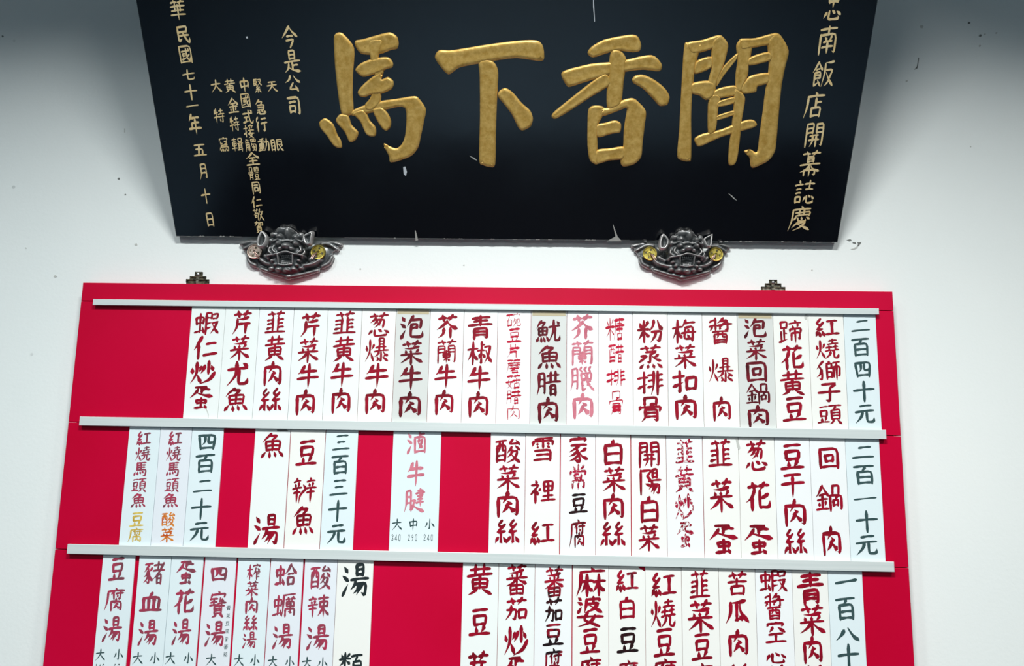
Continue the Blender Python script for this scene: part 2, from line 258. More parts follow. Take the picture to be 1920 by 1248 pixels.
# ---------------------------------------------------------------- brush characters
# every character is a list of brush strokes (letter = kind of stroke, digits = points on a
# 100 x 100 grid, y down) and of smaller characters placed in a box: name@x0,y0,x1,y1
GLYPHS = {}
for _line in '''
艹 h05604452 s25183490 h54529844 p78085895
木 h06369431 s50024998 p483628600482 n523868649780
口 s14201890 z142088168086 h20868082
日 s20082294 z200880047895 h24487646 h24887686
月 p260826600896 g2608800480926684 h28347632 h28607458
目 s20082294 z200880048095 h24327630 h24587656 h24867884
虫 s14222254 z142286188050 h20507846 s50025290 t06929080 d74668894
氵 d20046022 d06347250 t14987062
火 d10281850 p86226646 p480246540698 d56608896
糹 z540420285638 z762418626856 p26700894 d46704896 d68668490
糸 z560426225834 z782014548048 g504850965086 p287216820494 d70709692
酉 h06108806 s16281896 z162884248094 p381236402856 z601060487646 h22708068 h20908088
魚 p420418220436 z381270104628 s20342466 z203484308064 s50345066 h24507848 h24668064 d20720492 d38724094 d58726692 d78709890
豆 h20108206 s24302662 z243078267458 h28607258 d34683688 p70645686 h04949490
牛 p320820280640 h20328828 h04609654 v54025298
肉 s14261696 g1424882288947686 p500246223244 n503858466052 p505046643082 n525668727880
艮 z180878047844 h20267624 h20467844 g1808189242763876 p84505864 n424866749894
臣 s14061490 h14108806 z203078287660 h24608058 s50105030 s50605088 h14909086
又 h12147610 p781058540696 n223058669894
心 p203812600678 w34283480509084848262 d48206442 d74309456
彳 p440420180836 p463424540674 s30543298
重 p80042012 h06269222 s22422268 z224280388066 h26547852 h24687866 s50105090 h16808276 h04949490
力 g1230862676945486 p460440500496
扌 h04309426 g580458944086 t04708652
女 z420424568096 p662648700698 h04389434
立 d46045614 h14228618 d30363862 p70325862 h04889684
角 p320418220636 z341268104628 g2230802878946686 p223020680898 h26487646 h24667664 v50305090
骨 s26042634 z260474027232 z503070285036 p10400456 z104292388656 p285228801498 g2852765076966488 h30667464 h30807478
蝦 虫@0,6,44,96 叚@42,0,99,98
亻 p680432380458 s44364498
貝 s22042270 z220478007670 h24267624 h24467644 h24687666 p367428860698 d62749298
攵 p360422260646 h26308826 p703038680698 n203460709898
金 p500426280446 n500474289846 h30407036 h16588654 s50385090 d26662880 p74626680 h06929490
土 h16408636 s50044886 h04909688
寸 h04309626 g700470945086 d26483868
車 h10148610 s20302260 z203080268058 h24448042 h24607858 h04789474 v50024998
耳 h06128808 s24122480 s70107098 h26347032 h26567054 t04828872
宀 d46005822 p14280664 z142888228052
灬 d20200482 d40223886 d60206684 d80189878
中 s14262166 z142686228062 h20607856 v49034898
言 d44025412 h06228818 h20387036 h20547052 s20702294 z207072687292 h22927090
門 s10101098 z100642044044 h12244022 h12424040 s58085842 g5806900490947888 h60248822 h60428840
开 h10148610 h04489644 p361634601298 s68146898
米 d16122834 p84086030 h04449640 s50025098 p464826680684 n544872629476
广 d50025814 h16189414 p161814600298
辛 d46024812 h14188414 d32243836 p68226038 h04449640 h16608456 v50445098
昜 日@22,0,80,38 h04489644 p305024640480 g2862866080966088 p486238782090 p686248803896
里 s20062250 z200682027848 h24287826 h24487846 s50045090 h18728268 h04929688
禾 p80042012 木@4,16,96,99
一 h065855509446
二 h34268221 h07789372
三 h28148211 h33486844 h08869280
四 s13192484 z131988158284 p412041483062 w5920585076527844 h24808276
五 h15188614 s49173888 z224672436886 h05889585
七 h06509238 w44104278608686808866
八 p382530500884 n541270529588
十 h05459540 s50035098
百 h06128807 p52133828 s20342290 z203480308088 h24607858 h24868082
元 h28158011 h06429036 p404230660594 w58406082708888869268
大 h08388532 p500446500696 n504268689694
小 g520652903880 p283622580872 d68389270
年 p300420180634 h26228420 h24468042 s26462670 h04729668 v54225298
民 z181480107640 h20427638 g181418924274 h22628856 w4840707888969470
或 h06289222 s16442064 z164446414262 h20624260 t06885076 w56046468808894869668 p864864664280 d74048814
國 s08061096 z080692029296 h12949090 或@18,14,86,88
今 p500430280454 n500468289852 h34486846 z286674605098
是 日@24,0,78,42 h06529446 s50525084 h52688264 p305824780496 n227258889894
公 p380828300646 n600874309848 z524828867684 d64628296
司 g1012860886947284 h20346230 s20522284 z205260505682 h22805878
天 h18188014 h06468840 p491646520696 n524668729694
眼 目@0,4,40,94 艮@40,2,99,98
緊 臣@8,0,52,50 又@50,0,96,50 糸@16,50,84,99
急 p400426160634 z301866165236 z204080387272 h24567654 h18727270 心@4,70,96,99
行 彳@0,2,46,98 h52189014 h46469840 g754475945986
動 重@0,4,60,96 力@52,6,99,96
式 h06288824 h14545050 s32543284 t06905676 w5804647082949672 d74048814
妾 立@6,0,94,48 女@4,48,96,99
接 扌@0,2,38,98 妾@36,2,99,98
蜀 s14061828 z140688048426 s38103826 s62086226 h16268424 p263618500660 g2644904084946888 虫@28,50,76,92
觸 角@0,2,46,98 蜀@44,2,99,98
全 p500428280448 n500472289846 h30447040 h26668062 s50445090 h06929488
豊 s16062034 z160684048032 s38043832 s62026232 h18188216 h20348232 豆@4,40,96,99
體 骨@0,2,46,98 豊@46,2,99,98
同 s14081496 g1408860488947486 h30307028 s32483478 z324870466876 h32766874
仁 亻@0,0,46,99 h52349030 h44829676
敬 艹@2,2,50,24 p222420400650 g2036483644943888 口@14,48,36,72 攵@46,0,99,99
加 力@0,6,58,96 口@54,20,99,92
賀 加@10,0,90,46 貝@16,46,84,99
黃 h14188814 s34023236 s66006434 h04389632 s22502478 z225080467876 s50345078 h24647862 h24787876 p388024900699 d60809498
寺 h16187814 s48044838 h04409636 h06589454 g704468945084 d26683484
特 牛@0,0,44,99 寺@42,0,99,99
輯 車@0,2,46,98 口@52,0,92,34 耳@46,34,99,99
寫 宀@2,0,98,42 s22302456 h24443842 z563078287656 h58447642 h22568054 p266214740890 g2266906486968086 灬@18,72,78,96
忠 中@14,0,86,56 心@2,54,98,99
南 h12128808 s50025030 s14301496 g1430862688947686 d36384448 p66365848 h30567052 h26747670 v50565096
反 p86041808 p181016500298 z263684345876 p58762896 n304458709898
食 p520428260444 n520470209638 h36346632 z264676427666 h28567454 h28687466 s26462694 t26946882 d56728696
飯 食@0,0,48,99 反@46,2,99,99
占 s46044650 h48268422 s16501894 z165084468092 h18908088
店 广@0,0,99,99 占@26,22,92,98
開 門@0,0,99,99 开@24,46,76,96
幕 艹@8,0,92,22 日@26,22,74,44 h04549650 p485236680680 n545466689878 s24742494 g2474767276926488 v50645099
士 h06309026 s48044666 h18708068
志 士@6,0,94,54 心@2,52,98,99
誌 言@0,0,42,98 志@40,2,99,98
慶 d50025810 h16169212 p161614560299 z282892248840 s44164440 s64146438 h30409036 p30461858 w4048446072607452 d54445854 d78469054 p446628781888 h40727468 p727052862299 n387272869899
華 艹@5,0,95,24 h06349630 s32243254 s66226654 h10548850 h04749670 v50245099
叚 s10061098 z100646064630 h12284428 t12524848 t12744668 z541290088230 h56328030 z50508846 p864668764298 n545674789998
炒 火@0,6,48,96 s70047056 p562250384254 d80228842 p945276803899
少 s50025058 p282424380856 d70229246 p865258800698
疋 z250974076018 s50105042 h50248222 p342226400470 n284062569866
蛋 疋@2,2,98,72 虫@24,52,78,99
斤 p80042614 p261224600698 h28428838 v68406899
芹 艹@10,0,90,32 斤@4,28,98,99
采 p80042012 d24222838 d48204834 p78186634 h08469240 s50365099 p484632680690 n524668669888
菜 艹@12,0,90,28 采@2,24,98,99
韮 艹@10,0,90,26 s38283888 s62266288 h12403638 h14563654 t10743668 h64388636 h64548452 h64708868 h04909688
絲 糸@0,2,50,98 糸@48,2,98,98
匆 p340420220440 g2616821272907282 p421634401862 p621454502884 d44405664
葱 艹@10,0,90,26 匆@12,22,88,68 心@2,62,98,99
暴 日@24,0,76,30 h14407836 s36303654 s64286454 h04569652 p365822700478 n625874669676 g505850963890 d24762884 d22943886 p74706680 d60789294
爆 火@0,6,40,96 暴@36,0,99,99
包 p360424240446 g2822861880567250 z284060386056 h30566254 w28402884469288909468
泡 氵@0,4,30,96 包@26,0,99,98
介 p500430280450 n500470309850 p364432741298 s66426698
芥 艹@10,0,90,30 介@2,28,98,99
柬 h08188814 s18322058 z183284288056 h22448042 h20588056 v50045098 p46621882 n54628682
蘭 艹@6,0,94,24 門@2,24,98,99 柬@28,44,72,98
青 h18128608 h24267822 h04429638 s50025042 s26562698 g2656765276946488 h28707468 h28827280
叔 s28042840 h30204818 h04424840 g284028941688 p16561076 d38545270 又@46,16,99,96
椒 木@0,2,44,98 叔@40,0,99,98
石 h06149010 p461436400460 s26482690 z264882448088 h28888086
宛 宀@4,0,96,34 p283622520472 z264852463068 p466630781298 z564480427862 p78626870 w56445684709090889468
碗 石@0,2,44,98 宛@40,0,99,98
林 木@0,0,50,99 木@48,0,99,99
麻 广@0,0,99,99 林@16,24,96,99
蘑 艹@6,0,94,22 广@0,18,99,99 林@22,34,94,66 石@24,62,90,99
古 h04269422 s48044650 s20502296 z205082467894 h22927890
菇 艹@6,0,94,28 女@0,28,50,99 古@46,26,99,99
昔 h10208816 s34043444 s66026644 h04469642 日@22,54,78,99
腊 月@0,2,42,98 昔@38,0,99,98
片 p300428600698 h32368832 s62046236 h30607056 s68567098
尤 h08348828 p440440540698 w56345684709088869468 d70088820
魷 魚@0,2,52,98 尤@48,2,99,96
巤 z200208102020 z480236104820 z760264107620 s16282054 z162884248054 h20527850 p62303648 n36326648 s22602696 h24584456 t24783874 t26965286 z545874789896 h56627860 h60747672
臘 月@0,2,38,98 巤@36,0,99,98
唐 d50025810 h14169212 p161614560299 z302880267854 h20409636 h32548052 s54165464 口@30,64,82,99
糖 米@0,2,46,98 唐@42,0,99,98
醋 酉@0,2,50,98 昔@48,0,99,98
非 p380438602298 h06203618 h08423640 t04683862 s64046498 h66209216 h66429238 h66669662
排 扌@0,2,42,98 非@38,0,99,98
分 p360428280450 n620474269848 g2252925072945486 p485242701098
粉 米@0,4,48,96 分@44,2,99,98
蒸 艹@8,0,92,26 z323078265040 g503850743868 z144640440670 p82406254 n544472589668 灬@4,74,98,99
母 z283618847882 g2836803276966488 h04609656 d46425052 d42665678
每 p320420200634 h24189014 母@0,0,99,99
梅 木@0,2,44,98 每@38,0,99,98
扣 扌@0,2,46,98 口@46,20,99,90
醬 s30023048 h08162810 h06342830 p18340848 p620248143822 z501482104836 h38309626 g782078486844 d50364844 酉@14,50,86,99
回 s12101496 z121088068896 h16928888 s34383868 z343868346666 h36666664
咼 s28042838 z280476027236 z504470424850 s10401298 g1040924090947686 s32583480 z325868566678 h34786676
鍋 金@0,0,50,98 咼@48,2,99,98
足 s20062434 z200680047632 h24347632 s50345286 h52587856 s22502690 t04948882
帝 d48025612 h08188814 d30243636 p68206034 p12400854 z124090368654 s22582286 g2258825480846876 v50405099
蹄 足@0,4,42,96 帝@40,0,99,98
花 艹@10,0,90,30 p362826540472 s26542899 p86445062 w56305686669088889468
工 h14168612 s50145086 h04909686
紅 糹@0,2,46,98 工@46,6,99,92
堯 h30128008 s54025426 h22289024 h10465042 s30343058 h08625458 h58428838 s74307456 h54609654 p406432800498 w64626488769488929674
燒 火@0,6,42,96 堯@38,0,99,98
犭 p760440240844 w3026605854923086 p604638680682
師 p30042014 s14141692 z141644144240 h16404238 z165846564484 h16844482 h52129408 s56305682 g5630943092788272 v74127499
獅 犭@0,0,38,98 師@34,2,99,98
子 z221282085430 g543052943486 h04529646
頁 h06108806 p50122828 s20302274 z203082268072 h22448042 h22588056 h22747872 p367824900698 d60789298
頭 豆@0,8,48,94 頁@44,2,99,98
馬 s22042454 h24098205 h24247822 h24387836 s50065052 g2054885082946488 d12660490 d28662886 d44645080 d58606874
夋 z440418248020 d66089026 p363622480660 d60309048 p444828660676 h36567452 p745654820099 n306260809899
酸 酉@0,4,48,96 夋@44,0,99,99
辨 辛@0,2,38,98 d44305644 p564634703098 辛@54,2,99,98
鹵 s50025020 h52128208 s16242096 z162488209094 p68344480 n36387076 d46264842 h20928888
滷 氵@0,4,32,96 鹵@28,2,99,98
聿 z281080067436 h12229618 h28367434 h28507648 h16668662 v54025484
腱 月@0,2,40,98 聿@52,0,99,88 z385056464466 p44663494 n406866849898
雪 h18088804 p10180636 z101892148832 s50085044 d26242832 d26363044 d66247630 d66367642 z185682528096 h24747872 h14948290
衤 d46025814 z102280180660 s44424498 d56466864 p88407050
裡 衤@0,0,44,99 里@42,4,99,96
豕 h14108806 p561032280644 w4026526054923084 p464028560666 p525634760492 p84285642 n564468709886
家 宀@4,0,96,34 豕@4,28,98,99
常 s50025022 d24083422 p78066220 p12280842 z122890268640 s32403456 z324068386654 h34566654 s22662292 g2266826280926884 v50565099
付 p300418240640 s24242896 h44309626 g760474945886 d50505868
腐 广@0,0,99,99 付@26,16,92,52 肉@24,48,90,99
白 p500444143622 s18221896 z182284188294 h22567854 h22928290
陽 s14041698 z160860044028 w4028605058643256 昜@46,0,99,99
干 h16168412 h04489642 v50145098
湯 氵@0,4,32,96 昜@30,0,99,99
類 米@0,2,48,50 大@2,46,50,99 頁@48,4,99,98
者 h14208216 s46024440 h04429638 p881048540480 日@30,54,82,99
豬 豕@0,4,46,96 者@42,0,99,98
血 p520444183430 s14301688 z143086248486 s38303886 s62286286 h04909688
寶 宀@4,0,96,42 h10304628 h12424440 s28302852 h08544852 p62265634 h56387836 h50489044 s70306858 h56588456 貝@18,56,84,99
乍 p380428240848 h30229018 s52225299 h54448240 h54708466
窄 宀@2,0,98,32 p38263044 d60268244 乍@4,40,96,99
榨 木@0,2,42,98 窄@38,0,99,98
合 p500428280448 n500472289848 h32487046 口@20,52,82,98
蛤 虫@0,8,46,96 合@42,0,99,98
萬 艹@6,0,94,28 s26302858 z263078287656 h28447642 h28587656 s50305082 s12681498 g1268906490967888 d50765684
厲 h08089404 p100810560298 艹@26,14,94,34 s34363656 z343686348456 h36466844 h36568454 s60366080 s26662698 g2666926490968286 d46767082
蠣 虫@0,8,44,96 厲@40,0,99,98
束 h10168812 s20302252 z203084268050 h22528050 v50025098 p465624760690 n545672729888
辣 辛@0,2,46,98 束@44,0,99,98
牙 h18148410 z341230448640 g661264944886 p604238700490
芽 艹@10,0,90,32 牙@4,28,96,99
番 p80021610 d28163026 p72146226 h04349630 s50105058 p463630500462 n543672469656 s22622496 z226280587894 s50605094 h24787876 h24947892
蕃 艹@8,0,92,24 番@2,20,98,99
茄 艹@8,0,92,32 加@2,30,98,99
皮 p181614560498 z181888148028 s52025246 h20467642 p764254740898 n305266769898
婆 氵@4,0,26,52 皮@26,0,92,54 女@2,48,98,99
苦 艹@8,0,92,34 古@2,28,98,99
瓜 p82042012 p241222560298 s48124878 t44867072 d60666884 n621266529896
空 宀@4,0,96,34 p36242246 d60268846 h20588054 s50565088 h06929288
穴 宀@4,0,96,50
0 c500828142050288050927280725072145008
1 l52085292 l34205208
2 c24285008723048602290 l22907890
3 c2418500874264646767050922282
4 l62106292 l62101670 l16708270
8 c504824305008763050482272509278725048
9 c7236505028365010723660704092
'''.strip().split('\n'):
    _k, _s = _line.split(' ', 1)
    GLYPHS[_k] = _s
# ---------------------------------------------------------------- brush engine
PROFILE = {
 'h': ((0,.72),(.10,.95),(.5,.62),(.84,.84),(.94,1.02),(1,.62)),
 's': ((0,.70),(.10,1.12),(.5,.86),(.9,.90),(1,.60)),
 'v': ((0,.70),(.10,1.12),(.5,.90),(.8,.66),(1,.12)),
 'p': ((0,.75),(.12,1.12),(.5,.84),(1,.14)),
 'n': ((0,.30),(.5,.80),(.78,1.32),(.90,.95),(1,.12)),
 'd': ((0,.28),(.35,.85),(.75,1.25),(1,.60)),
 't': ((0,.70),(.12,1.15),(.5,.75),(1,.14)),
 'z': ((0,.72),(.08,.96),(.5,.76),(.93,.92),(1,.64)),
 'g': ((0,.72),(.08,.96),(.5,.80),(.86,.98),(1,.12)),
 'w': ((0,.72),(.08,.96),(.5,.78),(.84,1.0),(1,.12)),
 'l': ((0,.5),(1,.5)), 'c': ((0,.5),(.5,.5),(1,.5)),
}
_cache = {}
def strokes_of(ch):
    """list of (kind, [(x, y), ...]) on the 100 grid"""
    if ch in _cache: return _cache[ch]
    out = []
    for tok in GLYPHS[ch].split():
        if '@' in tok:
            name, box = tok.split('@'); x0, y0, x1, y1 = map(float, box.split(','))
            for kind, pts in strokes_of(name):
                out.append((kind, [(x0+(x1-x0)*x/99., y0+(y1-y0)*y/99.) for x, y in pts]))
        elif False:
            out[-1][1].extend((float(tok[i:i+2]), float(tok[i+2:i+4])) for i in range(0, len(tok), 4))
        else:
            d = tok[1:]
            out.append((tok[0], [(float(d[i:i+2]), float(d[i+2:i+4])) for i in range(0, len(d), 4)]))
    _cache[ch] = out
    return out
def lerp_profile(pr, t):
    for (t0, a), (t1, b) in zip(pr, pr[1:]):
        if t <= t1: return a+(b-a)*(t-t0)/max(t1-t0, 1e-6)
    return pr[-1][1]
def smooth_path(pts, n=6):
    if len(pts) < 3: return [tuple(pts[0])] + [(pts[0][0]+(pts[1][0]-pts[0][0])*i/n, pts[0][1]+(pts[1][1]-pts[0][1])*i/n) for i in range(1, n+1)]
    P = [pts[0]] + list(pts) + [pts[-1]]; out = [tuple(pts[0])]
    for i in range(1, len(P)-2):
        a, b, c, d = P[i-1:i+3]
        for k in range(1, n+1):
            t = k/n
            out.append(tuple(.5*(2*b[j]+(c[j]-a[j])*t+(2*a[j]-5*b[j]+4*c[j]-d[j])*t*t+(3*b[j]-3*c[j]+d[j]-a[j])*t**3) for j in (0, 1)))
    return out
def straight_path(pts, n=4):
    out = [tuple(pts[0])]
    for a, b in zip(pts, pts[1:]):
        out += [(a[0]+(b[0]-a[0])*k/n, a[1]+(b[1]-a[1])*k/n) for k in range(1, n+1)]
    return out
def brush_character(ch, rng, weight=1.0, worn=False, slope=.05, jig=1.0):
    """verts (x, y on the 100 grid, y down, layer) and faces of one brushed character"""
    S = strokes_of(ch); n = len(S)
    base = max(6.0, min(15.5, 37.0/n**.46))*weight
    if ch.isdigit(): base = 17*weight; slope = 0; jig = 0
    V, F = [], []
    for si, (kind, pts) in enumerate(S):
        pts = [(x+rng.uniform(-1, 1)*jig, y-slope*(x-50)+rng.uniform(-1, 1)*jig) for x, y in pts]
        if kind in 'pn' and len(pts) == 2:
            (ax, ay), (bx, by) = pts
            pts = [pts[0], ((ax+bx)/2+(by-ay)*.06*(1 if kind == 'p' else -1), (ay+by)/2+abs(bx-ax)*.05), pts[1]]
        path = straight_path(pts) if kind in 'zgl' else smooth_path(pts)
        if kind in 'zg' and len(pts) > 2:      # soften the corners a little
            for _ in range(1):
                path = [path[0]]+[((a[0]+2*b[0]+c[0])/4, (a[1]+2*b[1]+c[1])/4) for a, b, c in zip(path, path[1:], path[2:])]+[path[-1]]
        if kind == 'h' and len(pts) == 2:      # a slight bow
            L = len(path)-1
            path = [(x, y-1.6*math.sin(math.pi*i/L)) for i, (x, y) in enumerate(path)]
        acc = [0.0]
        for a, b in zip(path, path[1:]): acc.append(acc[-1]+math.hypot(b[0]-a[0], b[1]-a[1]))
        tot = max(acc[-1], 1e-6); ph = rng.uniform(0, 6)
        w0 = base*rng.uniform(.92, 1.08)
        if worn:
            dx, dy = abs(pts[-1][0]-pts[0][0]), abs(pts[-1][1]-pts[0][1])
            w0 *= 1.75 if (kind in 'ht' or dx > 1.3*dy) and kind not in 'zgwn' else .55
        short = min(1.0, tot/(1.5*w0))         # keep very short strokes slender enough to read
        w0 *= .72+.28*short
        pr = PROFILE[kind]; L0 = len(V); hw = []
        for i, (x, y) in enumerate(path):
            a = path[max(i-1, 0)]; b = path[min(i+1, len(path)-1)]
            tx, ty = b[0]-a[0], b[1]-a[1]; l = math.hypot(tx, ty) or 1; nx, ny = -ty/l, tx/l
            t = acc[i]/tot
            h = w0*.5*lerp_profile(pr, t)*(1+.07*math.sin(9*t+ph)*(kind not in 'lc'))
            hw.append(h); q = si+.6*i/len(path); V += [(x+nx*h, y+ny*h, q), (x-nx*h, y-ny*h, q)]
        for i in range(len(path)-1):
            a = L0+2*i; F.append((a, a+2, a+3, a+1))
        for idx, r in ((0, hw[0]), (len(path)-1, hw[-1])):
            if r > .8:
                L1 = len(V); x, y = path[idx]
                V += [(x+r*math.cos(k*math.pi/4), y+r*math.sin(k*math.pi/4), si+.7) for k in range(8)]
                F.append(tuple(range(L1, L1+8)))
    return V, F
# ================================================================ the room
def structure(name, V, F, mat):
    o = link_mesh(name, V, F, mat); o['kind'] = 'structure'; return o
X0, X1, Y1 = -3.2, 3.4, -5.0
wall = structure('wall_back', *box_data(X0, X1, 0, .12, 0, CEIL+.1), 'wall')
structure('wall_left', *box_data(X0-.12, X0, Y1, .12, 0, CEIL+.1), 'room_wall')
structure('wall_right', *box_data(X1, X1+.12, Y1, .12, 0, CEIL+.1), 'room_wall')
structure('wall_front', *box_data(X0-.12, X1+.12, Y1-.12, Y1, 0, CEIL+.1), 'room_wall')
structure('floor', *box_data(X0-.12, X1+.12, Y1-.12, .12, -.1, 0), 'floor')
structure('ceiling', *box_data(X0-.12, X1+.12, Y1-.12, .12, CEIL, CEIL+.1), 'ceiling')
# scuffs and chips in the plaster
for k, pts in enumerate((((1587, 450), (1594, 448), (1597, 451), (1592, 452)), ((1598, 454), (1604, 454), (1605, 457), (1599, 456)),
                         ((1607, 454), (1615, 454), (1610, 461), (1606, 463), (1609, 457)), ((1595, 467), (1604, 463), (1609, 464), (1600, 468)),
                         ((1722, 108), (1723, 110), (1720, 128), (1714, 131), (1719, 124)), ((252, 457), (257, 456), (258, 460), (253, 460)),
                         ((233, 241), (235, 241), (234.5, 249), (233, 248)))):
    link_mesh('plaster_chip', *prism([at(x, y, 0) for x, y in pts], -.0006, .0005), 'crack' if k < 5 and k != 3 else 'smudge', wall)
for x, y, r, m in ((1817, 43, 2.2, 'crack'), (1838, 67, 3.0, 'crack'), (1847, 64, 1.6, 'smudge'), (1868, 62, 1.6, 'smudge'), (1837, 86, 1.8, 'smudge'), (1728, 50, 3.2, 'smudge'), (5, 68, 1.8, 'crack'), (223, 335, 2.0, 'crack'),
                   (235, 365, 1.8, 'crack'), (256, 459, 1.6, 'crack'), (49, 465, 1.5, 'smudge'), (104, 518, 2.4, 'smudge'), (1522, 506, 1.6, 'smudge'), (1820, 275, 1.4, 'smudge'), (1700, 152, 2.0, 'smudge'), (870, 497, 1.4, 'smudge'), (676, 504, 1.6, 'smudge')):
    rg = random.Random(int(x)); link_mesh('plaster_chip', *prism([at(x+r*rg.uniform(.7, 1.5)*math.cos(a), y+r*rg.uniform(.6, 1.2)*math.sin(a), 0) for a in (0, 1.1, 2.2, 3.2, 4.2, 5.3)], -.0005, .0005), m, wall)

# ================================================================ red menu board
BF = -.025                                     # y of the board's front face
bl, btz = -.7, 1.9
board = empty('menu_board', (0, 0, btz), 'large red menu board with aluminium rails hanging under the black plaque', 'menu board')
def on_board(V): return [(x, y, z-btz) for x, y, z in V]
RAIL_Y = BF-.0075
rail_px = (((174.5, 560.5), (1648, 578.0), .0103), ((149.5, 780.4), (1661.5, 805.6), .0152), ((126.5, 1019.5), (1676.5, 1052.9), .0158))
rails = []
for (a, b, h) in rail_px:
    xa, za = at(*a, RAIL_Y); xb, zb = at(*b, RAIL_Y); z = (za+zb)/2; rails.append((xa, xb, z, h))
z4 = rails[2][2]-(rails[1][2]-rails[2][2]); rails.append((rails[2][0]-.004, rails[2][1]+.004, z4, .0158))
seams = [at(100, 562.5, BF)[1]-.001] + [r[2]-r[3]*.62 for r in rails[1:]]
edges = [btz]+seams+[rails[3][2]-.06]
v, f = box_data(bl+.003, bl+1.397, -.006, -.002, edges[-1]+.003, btz-.003); link_mesh('backing_sheet', on_board(v), f, 'groove', board)
for a, b in zip(edges, edges[1:]):
    link_mesh('red_panel', on_board(box_data(bl, bl+1.4, BF, -.006, b+.0004, a-.0004, .0008)[0]), box_data(0, 1, 0, 1, 0, 1, .1)[1], 'red', board)
for xa, xb, z, h in rails:
    web = box_data(xa+.002, xb-.002, BF-.0042, BF+.0006, z-h*.62, z-h*.38)
    face = box_data(xa, xb, RAIL_Y, BF-.0040, z-h, z, .0005)
    r = link_mesh('rail', on_board(join(web, face)[0]), join(web, face)[1], 'alu', board)
# small hanging plates on the board's top edge
for k, steps in enumerate((((349.8, 392.5, 529.8, 523.9), (357, 387, 524.5, 518.4), (366.3, 380.2, 519, 510)),
                           ((1426.7, 1471.7, 544.5, 538), (1433.8, 1464.2, 538.5, 531.7), (1441.7, 1456.7, 532, 525)))):
    y = -.016
    pts = [at(s[0], s[2], y) for s in steps[:1]]
    L = []; Rr = []
    for x0, x1, yb, yt in steps:
        (ax, az), (bx, bz) = at(x0, yb, y), at(x1, yb, y); t = (at(x0, yt, y)[1]+at(x1, yt, y)[1])/2; zb = (az+bz)/2
        L += [(ax, zb), (ax, t)]; Rr += [(bx, zb), (bx, t)]
    L[0] = (L[0][0], btz-.02); Rr[0] = (Rr[0][0], btz-.02)
    poly = L+Rr[::-1]
    for i in range(2, len(L), 2): pass
    pl = link_mesh('hanger_plate', on_board(prism(poly, y-.0012, y)[0]), prism(poly, y-.0012, y)[1], 'hanger_dark' if k == 0 else 'hanger_light', board)
    cx = (poly[0][0]+poly[-1][0])/2; top = max(p[1] for p in poly)
    # raised rims, central post and nail head
    bits = []
    for (x0, x1, yb, yt) in steps:
        (ax, az), (bx, bz) = at(x0, yt, y), at(x1, yt, y); t = (az+bz)/2
        bits.append(box_data(ax, bx, y-.0028, y-.0012, t-.0022, t+.0002, .0005))
        bits.append(box_data(ax, ax+.0022, y-.0028, y-.0012, max(at(x0, yb, y)[1], btz), t, .0005))
        bits.append(box_data(bx-.0022, bx, y-.0028, y-.0012, max(at(x1, yb, y)[1], btz), t, .0005))
    v, f = join(*bits); link_mesh('rim', on_board(v), f, 'hanger_dark', pl)
    v, f = box_data(cx-.003, cx+.003, y-.0026, y-.0012, btz+.001, top-.006, .0006)
    link_mesh('post', on_board(v), f, 'hanger_light', pl)
    nv = []; nf = []
    for r_, yy in ((.0030, y-.0012), (.0030, y-.003), (.0018, y-.0042)):
        nv += [(cx+r_*math.cos(i*math.pi/5), yy, top-.0045+r_*math.sin(i*math.pi/5)) for i in range(10)]
    for r_ in (0, 10): nf += [(r_+i, r_+(i+1) % 10, r_+10+(i+1) % 10, r_+10+i) for i in range(10)]
    nf.append(tuple(20+i for i in range(10)))
    link_mesh('nail', on_board(nv), nf, 'steel', pl, True)

